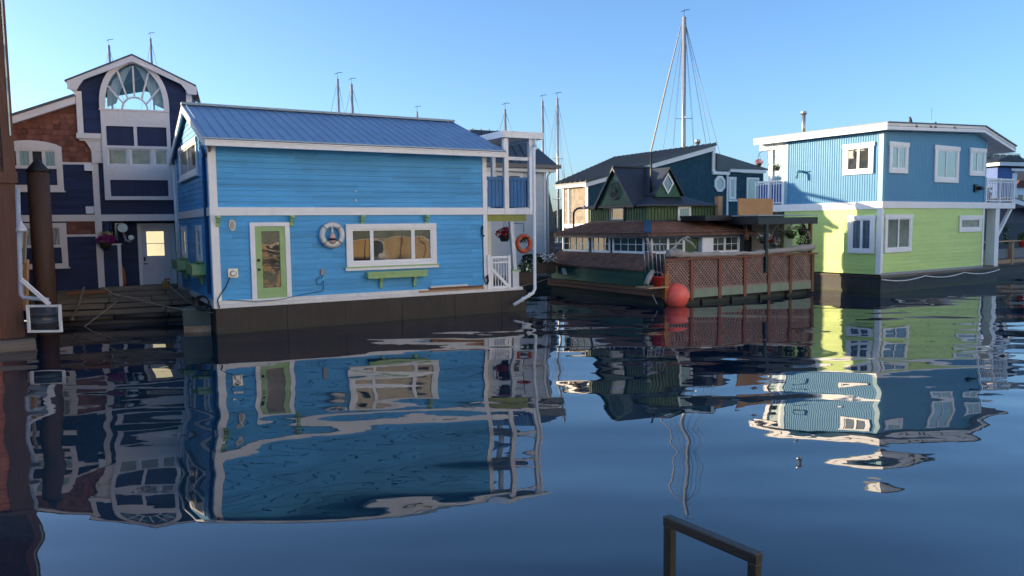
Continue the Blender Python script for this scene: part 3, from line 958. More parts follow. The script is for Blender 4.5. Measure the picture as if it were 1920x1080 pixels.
MB().box(GX0 - .25, GX0 - .02, -.3, 3.5, 7.72, 7.76).build('soffit', M['pinkwhite'], navy)
# left roof
xa, za, xb, zb = -5.9, 5.98, -2.26, 7.42
rf = MB(fr)
rf.prism([(xa, za), (xb, zb), (xb, zb + .09), (xa, za + .09)], -6, .30)
rf.build('roof', M['roof_grey'], navy)
MB(fr).prism([(xa, za - .24), (xb, zb - .24), (xb, zb - .002), (xa, za - .002)], .05, .27).build('barge_board', M['pinkwhite'], navy)
# tower trim, corbel, pilasters, bands
def trim(u0, u1, z0, z1, d1=.05, d0=.0, mt='pinkwhite', name='trim'):
    return MB(fr).box(u0, u1, z0, z1, d0, d1).build(name, M[mt], navy)
trim(-2.24, -2.06, 6.2, 7.62, TF + .035, TF - .0, name='corner_board')
trim(1.24, 1.42, 6.2, 7.9, TF + .035, TF, name='corner_board')
c = MB(fr); c.box(-2.27, -1.52, 6.02, 6.2, .0, .24); c.box(-2.20, -1.52, 5.95, 6.018, .0, .18)
c.prism([(-2.05, 5.948), (-1.52, 5.948), (-1.52, 5.6), (-1.87, 5.6), (-1.88, 5.68), (-1.93, 5.76), (-1.98, 5.86)], .005, .14)
c.box(-1.86, -1.52, 5.2, 5.598, .005, .12); c.box(-1.8, -1.58, 5.27, 5.52, .12, .135); c.box(-1.8, -1.6, 5.66, 5.9, .14, .152)
c.build('corbel', M['pinkwhite'], navy)
trim(-1.88, -1.69, 3.42, 5.198, .06, name='pilaster'); trim(-1.89, -1.68, .85, 3.188, .06, name='pilaster')
trim(-5.6, 1.42, 3.19, 3.418, .055, name='band')
trim(-2.78, -1.89, 5.14, 5.22, .045); trim(-2.78, -1.89, 2.66, 2.738, .045)
hw_ = MB(fr); hw_.box(-1.68, -1.10, 2.342, 2.40, -.08, .06); hw_.box(-1.23, -1.12, .85, 2.34, .021, .05)
hw_.build('half_wall_cap', M['pinkwhite'], navy)
# the tall white bay
B0, B1 = -1.52, .66
by = MB(fr)
outer = arch(1.085, 1.50, 3.92)
by.plate(outer, [arch(HW - .03, AH - .02, 7.06), [(-1.36, 5.80), (-.50, 5.80), (-.50, 6.47), (-1.36, 6.47)], [(-.40, 5.80), (.55, 5.80), (.55, 6.47), (-.40, 6.47)],
                 [(-1.36, 5.13), (-.74, 5.13), (-.74, 5.70), (-1.36, 5.70)], [(-.65, 5.13), (.02, 5.13), (.02, 5.70), (-.65, 5.70)], [(.11, 5.13), (.55, 5.13), (.55, 5.70), (.11, 5.70)],
                 [(-1.32, 4.05), (.52, 4.05), (.52, 4.62), (-1.32, 4.62)]], TF + .003, TF + .13)
for (a, c_, z0, z1) in ((-1.3, -.86, 6.62, 6.96), (-.8, -.05, 6.62, 6.96), (.0, .5, 6.62, 6.96), (-1.3, -.8, 4.72, 5.03), (-.74, -.02, 4.72, 5.03), (.04, .5, 4.72, 5.03)):
    by.box(a, c_, z0, z1, TF + .13, TF + .142)
by.box(-1.54, .68, 7.0, 7.05, TF + .13, TF + .17)
bay = by.build('bay_frame', M['pinkwhite'], navy)
mt = MB(fr)      # raised moulding round the arch and the fan muntins
o_, i_ = arch(1.10, 1.52, 7.05), arch(.93, 1.33, 7.05)
mt.plate([p for p in o_] + [p for p in i_[::-1]], [], TF + .13, TF + .17)
mt.tube([(AC + .40 * math.cos(a), 7.05 + .43 * math.sin(a), TF + .1) for a in [math.pi * i / 12 for i in range(13)]], .035, 6)
for a in (28, 58, 90, 122, 152):
    a = R(a)
    mt.beam((AC + .40 * math.cos(a), 7.05 + .43 * math.sin(a), TF + .09), (AC + .93 * math.cos(a) * (1 if abs(math.cos(a)) > .3 else 1), min(7.2 + 1.36 * math.sin(a), 8.55), TF + .09), .055, .05, up=(0, -1, 0))
mt.build('fan_muntins', M['pinkwhite'], bay)
MB(fr).plate(arch(HW - .02, AH - .01, 7.06), [], TF + .02, TF + .03).build('pane', M['pane_clear'], bay)
cu = MB(fr)      # curtains tied back inside the fan window
cm = paint('sheer_curtain', (0.85, 0.86, 0.86), .8, .1, 6)
for s in (-1, 1):
    cols = []
    for i in range(13):
        k = i / 12
        top = (AC + s * (.04 + .84 * k), 8.62 - .9 * k ** 1.7)
        bot = (AC + s * (.60 + .3 * k), 7.3 - .15 * k)
        col = []
        for j in range(9):
            q = j / 8
            u = top[0] + (bot[0] - top[0]) * (q ** .8)
            z = top[1] + (bot[1] - top[1]) * q
            col.append((u, z, -.10 + .05 * math.sin(i * 2.3 + q)))
        cols.append(col)
    vs_ = [p for col in cols for p in col]
    cu.add(vs_, [(i * 9 + j, (i + 1) * 9 + j, (i + 1) * 9 + j + 1, i * 9 + j + 1) for i in range(12) for j in range(8)], True)
cu.build('curtain', cm, bay)
for (a, c_) in ((-1.37, -.49), (-.41, .56)):
    MB(fr).box(a, c_, 5.79, 6.48, TF - .0, TF + .05).build('navy_panel', M['navy_v'], bay)
MB(fr).box(-1.33, .53, 4.04, 4.63, TF, TF + .05).build('navy_panel', M['navy_v'], bay)
M['pane_warm'] = glass('warm_room_glass', (0.30, 0.24, 0.14), 1.8, var=1.0, varscale=2.5)
for (a, c_) in ((-1.37, -.73), (-.66, .03), (.10, .56)):
    f = MB(fr); f.plate([(a, 5.12), (c_, 5.12), (c_, 5.71), (a, 5.71)], [[(a + .06, 5.18), (c_ - .06, 5.18), (c_ - .06, 5.65), (a + .06, 5.65)]], TF + .01, TF + .06)
    wv = f.build('window', M['vinyl'], navy)
    MB(fr).box(a + .05, c_ - .05, 5.17, 5.66, TF + .012, TF + .03).build('pane', M['pane_warm'], wv)
# left windows
for (z0, z1, arched) in ((4.24, 5.93, True), (1.62, 3.14, False)):
    u0, u1 = -4.62, -2.77
    f = MB(fr)
    if arched:
        n = 12
        top = [(u1 - (u1 - u0) * i / n, z1 - .2 + .2 * math.sin(math.pi * i / n) ** .7) for i in range(n + 1)]
        f.plate([(u0, z0), (u1, z0)] + top, [[(u0 + .18, z0 + .19), (u1 - .18, z0 + .19), (u1 - .18, z0 + .74), (u0 + .18, z0 + .74)], [(u0 + .18, z0 + .80), (u1 - .18, z0 + .80), (u1 - .18, z0 + 1.36), (u0 + .18, z0 + 1.36)]], .035, .09)
    else:
        f.plate([(u0, z0), (u1, z0), (u1, z1), (u0, z1)], [[(u0 + .18, z0 + .13), (u1 - .18, z0 + .13), (u1 - .18, z0 + .68), (u0 + .18, z0 + .68)], [(u0 + .18, z0 + .74), (u1 - .18, z0 + .74), (u1 - .18, z0 + 1.38), (u0 + .18, z0 + 1.38)]], .035, .09)
    f.box(u0 - .04, u1 + .04, z0 - .05, z0 - .001, .005, .12)
    wv = f.build('window', M['pinkwhite'], navy)
    za, zb = (z0 + .79, z0 + 1.37) if arched else (z0 + .73, z0 + 1.39)
    a0, a1 = u0 + .17, u1 - .17
    for k in range(4):
        p, q = a0 + (a1 - a0) * k / 4, a0 + (a1 - a0) * (k + 1) / 4
        MB(fr).plate([(p, za), (q, za), (q, zb), (p, zb)], [[(p + .05, za + .05), (q - .05, za + .05), (q - .05, zb - .05), (p + .05, zb - .05)]], .036, .075).build('sash', M['pinkwhite'], wv)
        MB(fr).box(p + .04, q - .04, za + .04, zb - .04, .036, .05).build('pane', M['pane_room'] if k % 2 == 0 else M['pane_curtain'] if arched else M['pane_white'], wv)
    MB(fr).box(a0, a1, (z0 + .18) if arched else (z0 + .12), za - .06, .036, .05).build('navy_panel', M['navy_v'], wv)
# recessed door with lit panes
DY = 1.0
x0, z1 = NF.f(257, 419, DY); x1, _ = NF.f(327, 419, DY)
zb = .84
d = MB(front(DY)); d.box(x0, x0 + .12, zb, z1 - .12, .0, .08); d.box(x1 - .12, x1, zb, z1 - .12, .0, .08); d.box(x0, x1, z1 - .12, z1, .0, .085)
dv = d.build('door', M['white'], navy)
g0, g1 = NF.f(274, 434, DY), NF.f(309, 479, DY)
MB(front(DY)).plate([(x0 + .125, zb + .01), (x1 - .125, zb + .01), (x1 - .125, z1 - .125), (x0 + .125, z1 - .125)], [[(g0[0], g1[1]), (g1[0], g1[1]), (g1[0], g0[1]), (g0[0], g0[1])]], .005, .05).build('leaf', paint('grey_lilac_door', (0.70, 0.66, 0.69), .5, .06), dv)
MB(front(DY)).box(g0[0], g1[0], g1[1], g0[1], .01, .02).build('pane', emis('lit_door_pane', (1.0, .84, .48), .45), dv)
MB(front(DY)).box(g0[0], g1[0], (g0[1] + g1[1]) / 2 - .012, (g0[1] + g1[1]) / 2 + .012, .021, .055).build('muntin', M['white'], dv)
h = MB(front(DY)); h.box(x0 + .17, x0 + .23, 1.72, 1.87, .05, .08); h.lathe([(.03, 0), (.03, .05)], (x0 + .2, 1.62, .05), 8); h.beam((x0 + .2, 1.62, .09), (x0 + .3, 1.62, .09), .025, .025)
h.build('handle', M['blackmetal'], dv)
for (a, z) in ((160, 313), (163, 393)):
    u, zz = NF.f(a + 5, z, 0)
    v = MB(fr); v.box(u - .1, u + .14, zz - .09, zz + .11, .0, .12); v.prism([(u - .1, zz - .09), (u + .14, zz - .09), (u + .12, zz - .14), (u - .08, zz - .14)], .0, .16)
    v.build('vent_hood', M['vinyl'], navy)
g = MB(front(.3)); g.lathe([(.16, 0), (.16, .22)], (-1.05, 2.95, .0), 12); g.tube([(-1.28, 2.5, .1), (-1.28, 3.1, .1), (-1.05, 3.1, .1)], .05, 8); g.tube([(-1.05, 2.8, .1), (-.98, 2.5, .1), (-.82, 2.45, .1)], .045, 8); g.lathe([(.09, 0), (.09, .2)], (-.8, 2.6, .0), 10)
g.build('gas_meter', M['steel'], navy)
MB().box(-5.6, 1.5, -.35, 6.1, .25, .82).build('deck', M['wood_grey'], navy)
b_ = NF.w(-1.55, -.35, 2.46)
basket(b_, .30, 'leaf', 'fl_magenta', 80, 260, 'magenta petunia basket hanging against the white post of the navy house', .62, droop=.7)
yl = MB(); yl.leaves((0, 0, .27), (.26, .26, .1), 50, .05)
o = yl.build('yellow_flowers', per_face('yellow_petals', (0.6, .5, .18), .3)); o.parent = [x for x in bpy.data.objects if x.name.startswith('flower_basket') and 'magenta' in x['label']][0]
u, zz = NF.f(229, 500, .2)
oc = MB(); oc.tube([(0, 0, -.45), (.02, -.02, -.2), (.0, -.02, .15), (-.04, 0, .33)], [.10, .11, .09, .04], 8)
tag(oc.build('folded_umbrella', paint('orange_cloth', (0.5, .14, .04), .8, .2, 8)), 'folded orange umbrella leaning in the dark entry beside the white door', 'umbrella').location = NF.w(u, .2, 1.3)

# ------------------------------------------------------------------ orange house at the left edge
OF = Frame(-12.25, 18.85, 37)
orange = house('orange_house', 'tall orange clapboard house with dark brown corner board cut off at the left edge', OF)
M['clap_orange'] = boards('orange_boards', (0.50, 0.15, 0.06), .18, .3, 3, .12)
M['brown_trim'] = wood('dark_brown_trim', (0.13, 0.06, 0.04), .35, axis='z')
M['dark_shingle'] = shingle_mat('dark_brown_shingles', (0.065, 0.04, 0.032), .16, .14)
fr = front()
MB(fr).siding([(-5, .15), (-.5, .15), (-.5, 4.2), (-5, 4.2)], .18).build('wall', M['clap_orange'], orange)
b = MB(); b.box(-5, -.02, .01, 5, .1, 9.6); b.build('body', M['dark_shingle'], orange)
MB(fr).box(-.5, .0, .12, 4.05, .0, .07).build('corner_board', M['brown_trim'], orange)
MB(fr).box(-5, .06, 4.05, 4.32, .0, .14).build('band', M['brown_trim'], orange)
MB(fr).box(-5, .0, 4.32, 9.4, .0, .06).build('upper_wall', M['dark_shingle'], orange)
b = MB(); b.box(-5, -.02, 5.01, 17, .1, 6.35); b.build('shade_wing', M['dark_shingle'], orange)  # hidden wing added to keep the sun off the blue side wall
MB(fr).box(-.22, .03, 4.32, 9.3, .06, .10).build('corner_board', M['brown_trim'], orange)
MB(fr).box(-.05, -.02, 5.2, 9.3, .10, .13).build('glass_strip', M['pane_curtain'], orange)
MB(fr).prism([(-5, 9.3), (-.25, 9.3), (-.02, 9.12), (.0, 9.6), (-5, 10.6)], -5, .3).build('roof', M['roof_grey'], orange)
lg = MB()
for z, y, r in ((.02, -.25, .2), (.05, -.75, .22), (-.1, -.5, .2)):
    lg.tube([(-5, y, z), (-2, y + .02, z + .01), (.15, y - .02, z)], r, 10)
lg.build('float_logs', M['wood_grey'], orange)
MB().box(-5, .1, -.7, 5, .16, .22).build('deck', M['wood_dark'], orange)
MB().box(-5.2, .1, 5, 17.2, -.4, .09).build('float', M['wood_dark'], orange)

# ------------------------------------------------------------------ piling, posts, pump barrel
pd = 21.0
pb, ptp = lev(86, 600), None
p = at(85, 545, pd)
pile = thing('mooring_pile', 'tall dark brown round piling with a pointed cap in front of the navy house', 'piling', (p.x, p.y, 0))
hh = at(70, 322, pd).z
prad = 18.0 / FPX * pd
MB().tube([(0, 0, -1), (0, 0, 2), (.0, 0, hh)], prad, 24).build('shaft', wood('pile_brown', (0.07, 0.036, 0.028), .35, .7, axis='z'), pile)
MB().lathe([(prad * 1.06, 0), (prad * 1.06, .06), (.02, .40)], (0, 0, hh - .02), 24).build('cap', M['black'], pile)
p0, p1 = at(46, 555, 20.3), at(52, 430, 20.3)
ps_ = thing('marker_post', 'slim post, orange below and pale above, beside the dark round piling', 'post', (p0.x, p0.y, p0.z))
d_ = p1 - p0
MB().beam((0, 0, -.4), tuple(d_ * .55), .10, .10).build('lower_post', M['wood_tan'], ps_)
MB().beam(tuple(d_ * .5 - Vector((.0, .08, 0))), tuple(d_ - Vector((.0, .08, 0))), .075, .05).build('upper_post', M['drift'], ps_)
dd = 18.3
fr_ = thing('pump_barrel', 'dark plastic barrel held in a white square frame above the water', 'barrel', (0, 0, 0))
A, Bq = at(48, 572, dd), at(116, 623, dd)
for dy in (0,):
    f = MB()
    x0, x1, z1, z0 = A.x, Bq.x, A.z, Bq.z
    y = A.y + dy
    f.box(x0, x0 + .06, y, y + .05, z0, z1); f.box(x1 - .06, x1, y, y + .05, z0, z1)
    f.box(x0 + .061, x1 - .061, y, y + .05, z0, z0 + .055); f.box(x0 + .061, x1 - .061, y, y + .05, z1 - .055, z1)
    f.build('frame', M['white_rough'], fr_)
cx = at(82, 598, dd + .42).x
MB().lathe([(.26, .04), (.30, .07), (.305, .18), (.335, .20), (.335, .23), (.305, .25), (.305, .38), (.335, .40), (.335, .43), (.30, .45), (.29, z1 - z0 - .12), (.25, z1 - z0 - .07)], (cx, A.y + .42, z0), 28).build('barrel', paint('dark_plastic', (0.05, 0.055, 0.065), .3, .3, 3), fr_)
q = at(40, 590, dd)
MB().tube([(q.x, A.y + .3, q.z), (x0 + .22, A.y + .3, q.z)], .075, 10).build('stub_pipe', M['steel'], fr_)
a, c_, e_ = at(33, 352, 18.3), at(40, 560, 18.3), at(90, 562, 18.3)
gp_ = thing('drain_pipe', 'grey white drain pipe down the corner of the orange house with a sideways elbow', 'pipe', (0, 0, 0))
MB().tube([tuple(a), tuple(c_ + Vector((0, 0, .1))), tuple(c_ + Vector((.06, 0, 0.02))), tuple(e_)], .052, 10).build('pipe', paint('grey_pipe', (0.40, 0.43, 0.47), .4, .08, 4), gp_)
a, c_ = at(40, 524, 18.2), at(93, 571, 18.2)
MB().beam(tuple(a), tuple(c_), .09, .05, up=(0, -1, 0)).build('brace', M['pinkwhite'], gp_)
a = at(29, 404, 18.1); b1 = at(47, 425, 18.1); c1 = at(33, 432, 18.1)
s = MB(); s.lathe([(.02, .24), (.04, .16), (.11, .04), (.12, 0.0), (.10, -.03)], (a.x + .12, a.y, c1.z), 14)
tag(s.build('wall_lamp', paint('grey_white', (.55, .56, .58), .5, .1)), 'small white funnel lamp on the drain pipe at the left edge', 'lamp')

# ------------------------------------------------------------------ log float between the houses
KO = lev(104, 613)
KF = Frame(KO.x, KO.y, 20)
dock = thing('log_dock', 'weathered dock of stacked grey logs and planks between the navy and blue houses', 'dock', (KF.x, KF.y, 0), KF.yaw)
KL = 4.35
random.seed(5)
rows = [(.00, .02, 0.0), (.10, .19, .12), (.22, .36, .05), (.45, .53, .22), (.62, .70, .3), (.95, .84, .4)]
for i, (y, z, jig) in enumerate(rows):
    cuts = [-.3 + random.uniform(-.1, .3), random.uniform(1.2, 1.8), random.uniform(2.5, 3.2), KL + random.uniform(-.2, .1)]
    if i in (0, 2): cuts.pop(1)
    for a, c_ in zip(cuts[:-1], cuts[1:]):
        q = MB()
        r = .085
        yy = y + random.uniform(-.05, .08)
        if i in (1, 0):
            q.tube([(a, yy, z), ((a + c_) / 2, yy + .02, z + random.uniform(-.02, .02)), (c_ - .04, yy, z)], [r, r * 1.1, r], 9)
        else:
            q.beam((a, yy, z + random.uniform(-.02, .02)), (c_ - .03, yy, z + random.uniform(-.02, .02)), .2, .145)
        q.build('timber', M['wood_dark'] if i < 2 else M['wood_grey'], dock)
q = MB()
for i in range(9): q.box(-.25, KL, 1.1 + i * .22, 1.3 + i * .22, .74, .80 + random.uniform(-.008, .01))
q.build('deck_board', M['wood_grey'], dock)
MB().box(-.4, KL + .2, .35, 3.1, -.5, .42).build('float_body', M['black'], dock)
q = MB(); q.beam((1.1, 1.05, 1.0), (3.2, 1.0, 1.03), .2, .13); q.build('kerb_beam', M['wood_grey'], dock)
q = MB(); q.beam((.2, .9, .93), (1.3, .92, .95), .25, .1); q.build('kerb_beam', M['wood_brown'], dock)
KW = lambda px, py, y: (lambda f_: KF.w(f_[0], y, f_[1]))(KF.f(px, py, y))
rope([KW(196, 540, .35), KW(240, 556, .25), BF.w(.0, .3, .55)], 'long slack rope from the log dock to the blue house corner', .016, .08)
rope([KW(312, 531, .5), KW(365, 574, .2)], 'short taut rope from the yellow cleat down to the steel box', .016, .03)
rope([KW(220, 565, .0), KW(155, 615, -.3)], 'rope running diagonally down the log dock into the water', .014, .0)
rope([KW(255, 540, .3), KW(225, 556, .1), KW(205, 570, .0)], 'short dark rope tangled over the dock timbers', .013, .05, 'darkrope')
rope([KW(290, 540, .3), KW(335, 560, .2)], 'thin rope lying over the right end of the log dock', .012, .04, 'darkrope')
ch = MB()
pa, pb_ = KW(158, 538, .05), KW(135, 598, -.2)
ch.tube([pa, pa.lerp(pb_, .5) + Vector((.02, 0, -.02)), pb_], .035, 7); ch.lathe([(.05, -.05), (.07, 0), (.05, .05)], tuple(pb_), 8)
tag(ch.build('chain_fender', M['wood_grey']), 'grey chain hanging down the front of the log dock', 'chain')
yc = MB(); c_ = KW(312, 533, .5); yc.box(c_.x - .1, c_.x + .08, c_.y - .08, c_.y + .08, c_.z - .12, c_.z + .1); yc.tube([(c_.x, c_.y, c_.z + .1), (c_.x - .05, c_.y, c_.z + .16), (c_.x + .12, c_.y, c_.z + .16)], .03, 6)
tag(yc.build('cleat', paint('ochre_cleat', (0.22, 0.13, 0.03), .6, .3)), 'ochre mooring cleat at the right end of the log dock', 'cleat')
bx = lev(372, 622)
sb = thing('steel_box', 'green grey steel float box with rusty white waterline beside the blue house', 'float', (bx.x, bx.y, 0), R(10))
MB().box(-.37, .37, -.1, .6, .18, .62).build('body', paint('grey_green_steel', (0.05, 0.075, 0.07), .5, .3, 3, dirt=.3), sb)
MB().box(-.36, .36, -.09, .59, -.4, .178).build('waterline', paint('rusty_white', (0.26, 0.20, 0.15), .7, .9, 2.5, dirt=.6), sb)
MB().box(-.39, .39, -.12, .62, .622, .66).build('lid', paint('pale_green_steel', (0.10, 0.14, 0.13), .5, .3, 4), sb)
hc = MB()
c_ = at(378, 568, bx.y - .2)
for k in range(3): hc.tube([(c_.x + (.2 - .02 * k) * math.cos(a), c_.y + .05 * k, c_.z + (.2 - .02 * k) * math.sin(a)) for a in [i * .2618 for i in range(24)]], .025, 6, closed=True)
tag(hc.build('hose_coil', M['blackmetal']), 'coiled black hose at the corner of the blue house', 'hose')
# ------------------------------------------------------------------ dark green cabin with brown shingles
CF = Frame(5.293, 26.144, 30.4)
cab = house('green_cabin', 'dark green floating cabin with brown shingle roofs, black gables and a lattice fenced deck', CF)
M['green'] = boards('dark_green_boards', (0.025, 0.10, 0.06), .30, .6, 2.5, .2)
M['green_v'] = paint('green_battens', (0.075, 0.13, 0.055), .6, .2, 4, dirt=.3)
M['brown_shingle'] = shingle_mat('brown_roof_shingles', (0.21, 0.10, 0.065), .065, .25, .25)
M['roof_black'] = paint('black_blue_roof', (0.032, 0.038, 0.05), .5, .35, 1.6, metal=.1, dirt=.0)
M['navytrim'] = paint('black_navy_trim', (0.012, 0.018, 0.035), .5, .2)
fr, sd = front, side
HL, HW_ = 7.85, 7.4
b = MB(); b.prism([(.1, .12), (HL - .25, .12), (HL - .25, 1.5), (1.2, 6.6), (.1, 7.3)], -.5, .30); b.prism([(.04, .06), (HL, .06), (HL, 1.45), (1.2, 6.6), (.04, HW_)], .30, .55)
for k in range(5): b.box(.3 + 1.5 * k, .9 + 1.5 * k, .02, .12, -.4, .12)
b.build('hull', hull_mat('cabin_hull', (0.02, 0.02, 0.022), z0=.12), cab)
r_ = MB(sd()); r_.box(.0, HW_ - .1, .45, .58, .0, .06); r_.box(.0, HW_ - .1, .30, .43, .0, .09)
for k in range(6): r_.lathe([(.025, 0), (.02, .02)], (.6 + 1.1 * k, .5, .06), 8)
r_.build('rub_rail', M['wood_brown'], cab)
MB().box(.02, HL, .0, 1.5, .551, .60).build('deck', M['wood_grey'], cab)
# skirt wall and skirt roof along the left
s = MB(sd()); s.siding([(1.12, .60), (7.1, .60), (7.1, 1.25), (1.12, 1.25)], .32, .012)
s.mp = front(1.12); s.prism([(.0, .6), (.5, .6), (.5, 1.72), (.0, 1.24)], -.02, 0)
s.mp = front(7.1); s.prism([(.0, .6), (.5, .6), (.5, 1.72), (.0, 1.24)], 0, .02)
s.build('skirt_wall', M['green'], cab)
MB(lambda a, b_, c: (a, c, b_)).prism([(-.1, 1.16), (.5, 1.72), (.5, 1.80), (-.1, 1.235)], 1.02, 7.22).build('skirt_roof', M['brown_shingle'], cab)
q = MB(sd(-.012)); q.prism([(5.9, .82), (6.2, .8), (6.3, .95), (6.28, 1.08), (6.05, 1.06)], .0, .02); q.build('paint_patch', M['white_rough'], cab)
# window band walls
WX, WY, WR = .5, 1.5, 5.45
# hidden cabin back, cut so a strip of sun reaches the lime house
w = MB(); w.prism([(WX, WY), (WR, WY), (WR, 3.1), (1.0, 6.7), (WX, 6.95)], 1.2, 2.58); w.prism([(WX + .02, WY + .02), (WR - .02, WY + .02), (WR - .02, 3.1), (1.0, 6.68), (WX + .02, 6.9)], .55, 1.2)
w.build('wall', M['navytrim'], cab)
def cwin(mp, px0, py0, px1, py1, grid, two=False, pane='pane_dim'):
    (a, z1), (c, z0) = (CF.s_(px0, py0, WX), CF.s_(px1, py1, WX)) if mp == 's' else (CF.f(px0, py0, WY), CF.f(px1, py1, WY))
    u0, u1 = min(a, c), max(a, c)
    return window(side(WX) if mp == 's' else front(WY), cab, u0, u1, z0, z1, cas=.045, splits=(0, .5, 1) if two else (0, 1), grid=grid, pane=pane, sw=.06 if two else .04, d=.004, depth=.045)
cwin('s', 1057, 441, 1106, 473, (4, 2))
cwin('s', 1111, 441, 1145, 474, (3, 2))
cwin('s', 1150, 441, 1209, 476, (4, 2))
cwin('f', 1219, 441, 1283, 474, (2, 2), True)
cwin('f', 1330, 441, 1385, 473, (2, 2), True)
u0, z1 = CF.f(1285, 441, WY); u1, z0 = CF.f(1307, 478, WY)
g = MB(front(WY))
for k in range(4): g.box(u0 + (u1 - u0) * k / 4 + .01, u0 + (u1 - u0) * (k + 1) / 4 - .01, z0 - .1, 2.5, .003, .03)
g.build('green_panel', M['green_v'], cab)
u0, z1 = CF.f(1313, 440, WY); u1, z0 = CF.f(1329, 474, WY)
g = MB(front(WY)); g.box(u0 - .12, u1, z0, z1, .003, .24); g.box(u0 + .05, u1 - .05, z1 - .09, z1 - .065, .24, .246)
for k in range(9): g.box(u0 - .135, u0 - .121, z0 + .08 + .06 * k, z0 + .11 + .06 * k, .04, .2)
g.build('air_conditioner', M['vinyl'], cab)
# main brown roof (hip) round the upper cabin
UX0, UX1, UY0, UY1, UZ = 1.6, 5.15, 2.75, 6.55, 2.95
EX0, EX1, EY0, EY1, EZ = .2, 5.75, 1.12, 7.25, 2.50
E0 = [(EX0, EY0, EZ), (EX1, EY0, EZ - .02), (EX1, 3.1, EZ), (1.2, 6.7, EZ), (EX0, EY1, EZ)]
U0 = [(UX0, UY0, UZ), (UX1, UY0, UZ), (UX1, 3.05, UZ), (UX0 + .1, 5.9, UZ), (UX0, UY1, UZ)]
def hip(E, U, steps, mat, name, thick=.07, lip=.02):
    m_ = MB()
    for i in range(len(E)):
        j = (i + 1) % len(E)
        for k in range(steps):
            p, q = k / steps, (k + 1) / steps
            L = lambda A, B_, t: Vector(A).lerp(Vector(B_), t)
            a, b_, c, d_ = L(E[i], U[i], p), L(E[j], U[j], p), L(E[j], U[j], q), L(E[i], U[i], q)
            up = Vector((0, 0, lip))
            m_.quad(a + up, b_ + up, c, d_)
            m_.quad(a, b_, b_ + up, a + up)
        m_.quad(Vector(E[i]) - Vector((0, 0, thick)), Vector(E[j]) - Vector((0, 0, thick)), Vector(E[j]) + Vector((0, 0, lip)), Vector(E[i]) + Vector((0, 0, lip)))
    m_.quad(*[Vector(e) - Vector((0, 0, thick)) for e in E])
    return m_.build(name, mat, cab)
hip(E0, U0, 7, M['brown_shingle'], 'roof', .08, .03)
MB().beam((EX0 - .02, EY0 - .02, EZ + .05), (UX0, UY0, UZ + .04), .26, .05).build('hip_flashing', paint('blue_flashing', (0.03, 0.09, 0.16), .5), cab)
e = MB(); e.box(EX0 + .02, EX1, EY0 + .02, EY0 + .08, EZ - .17, EZ - .085); e.box(EX0 + .02, EX0 + .08, EY0 + .08, EY1, EZ - .17, EZ - .085)
e.build('fascia', M['navytrim'], cab)
# upper cabin
u = MB(); u.prism([(UX0, UY0), (UX1, UY0), (UX1, 3.1), (UX0 + .1, 6.0), (UX0, UY1)], UZ - .1, 3.62)
u.build('upper_wall', M['green_v'], cab)
bt = MB(side(UX0))
v = UY0
while v < UY1: bt.box(v, v + .055, UZ, 3.56, .0, .03); v += .165
bt.mp = front(UY0); v = UX0
while v < UX1: bt.box(v, v + .055, UZ, 3.56, .001, .03); v += .165
bt.build('batten', M['green_v'], cab)
q = MB(side(UX0)); q.box(UY0 - .03, UY1, 3.50, 3.58, .03, .05); q.box(UY0 - .03, UY1, UZ - .02, UZ + .05, .03, .06)
q.mp = front(UY0); q.box(UX0 - .03, UX1, UZ - .02, UZ + .05, .03, .06)
q.build('trim', M['navytrim'], cab)
window(side(UX0), cab, 4.10, 5.02, 2.98, 3.58, cas=.07, frame='navytrim', sash='vinyl', pane='pane_dim', d=.03, sw=.035)
window(front(UY0), cab, 3.07, 3.76, 2.97, 3.53, cas=.08, pane='pane_curtain', d=.03, sw=.02, depth=.06)
# upper black roof : low skirt and two steep gables
sk = 3.60
hip([(1.38, 2.5, sk), (5.0, 2.5, sk), (5.0, 3.2, sk), (1.6, 6.1, sk), (1.38, 6.72, sk)], [(2.3, 3.3, 4.0), (3.7, 3.3, 4.0), (3.7, 3.8, 4.0), (2.4, 4.9, 4.0), (2.3, 5.0, 4.0)], 1, M['roof_black'], 'upper_roof', .06, .0)
RZ = 5.15
AY, AHW = 4.56, 1.26
xg = 1.40
rf = MB()
for s_ in (-1, 1):   # gable facing left
    xe_ = 3.4 if s_ < 0 else 1.9
    rf.add([(xg - .12, AY + s_ * (AHW + .06), sk - .06), (xe_, AY + s_ * AHW, sk - .02), (3.4, AY, RZ), (xg - .12, AY, RZ),
            (xg - .12, AY + s_ * (AHW - .0), sk - .13), (xe_, AY + s_ * AHW, sk - .1), (3.4, AY, RZ - .09), (xg - .12, AY, RZ - .09)],
           [(0, 1, 2, 3), (7, 6, 5, 4), (0, 4, 5, 1), (1, 5, 6, 2), (2, 6, 7, 3), (3, 7, 4, 0)])
BY = 3.05            # gable facing front
(bx0, bz0), (bx1, _), (bxp, bzp) = CF.f(1229, 364, BY - .1), CF.f(1283, 366, BY - .1), CF.f(1256.7, 313, BY - .1)
for s_ in (-1, 1):
    xe = bxp + s_ * (bx1 - bx0) / 2
    rf.add([(xe, BY - .1, bz0), (xe, AY, bz0), (bxp, AY, bzp), (bxp, BY - .1, bzp),
            (xe, BY - .1, bz0 - .07), (xe, AY, bz0 - .07), (bxp, AY, bzp - .08), (bxp, BY - .1, bzp - .08)],
           [(0, 1, 2, 3), (7, 6, 5, 4), (0, 4, 5, 1), (1, 5, 6, 2), (2, 6, 7, 3), (3, 7, 4, 0)])
rf.build('gable_roof', M['roof_black'], cab)
rc = MB(); x = xg - .1
while x < 3.3: rc.tube([(x, AY, RZ + .01), (x + .10, AY, RZ + .03)], [.045, .06], 7); x += .115
rc.build('ridge_tiles', M['roof_black'], cab)
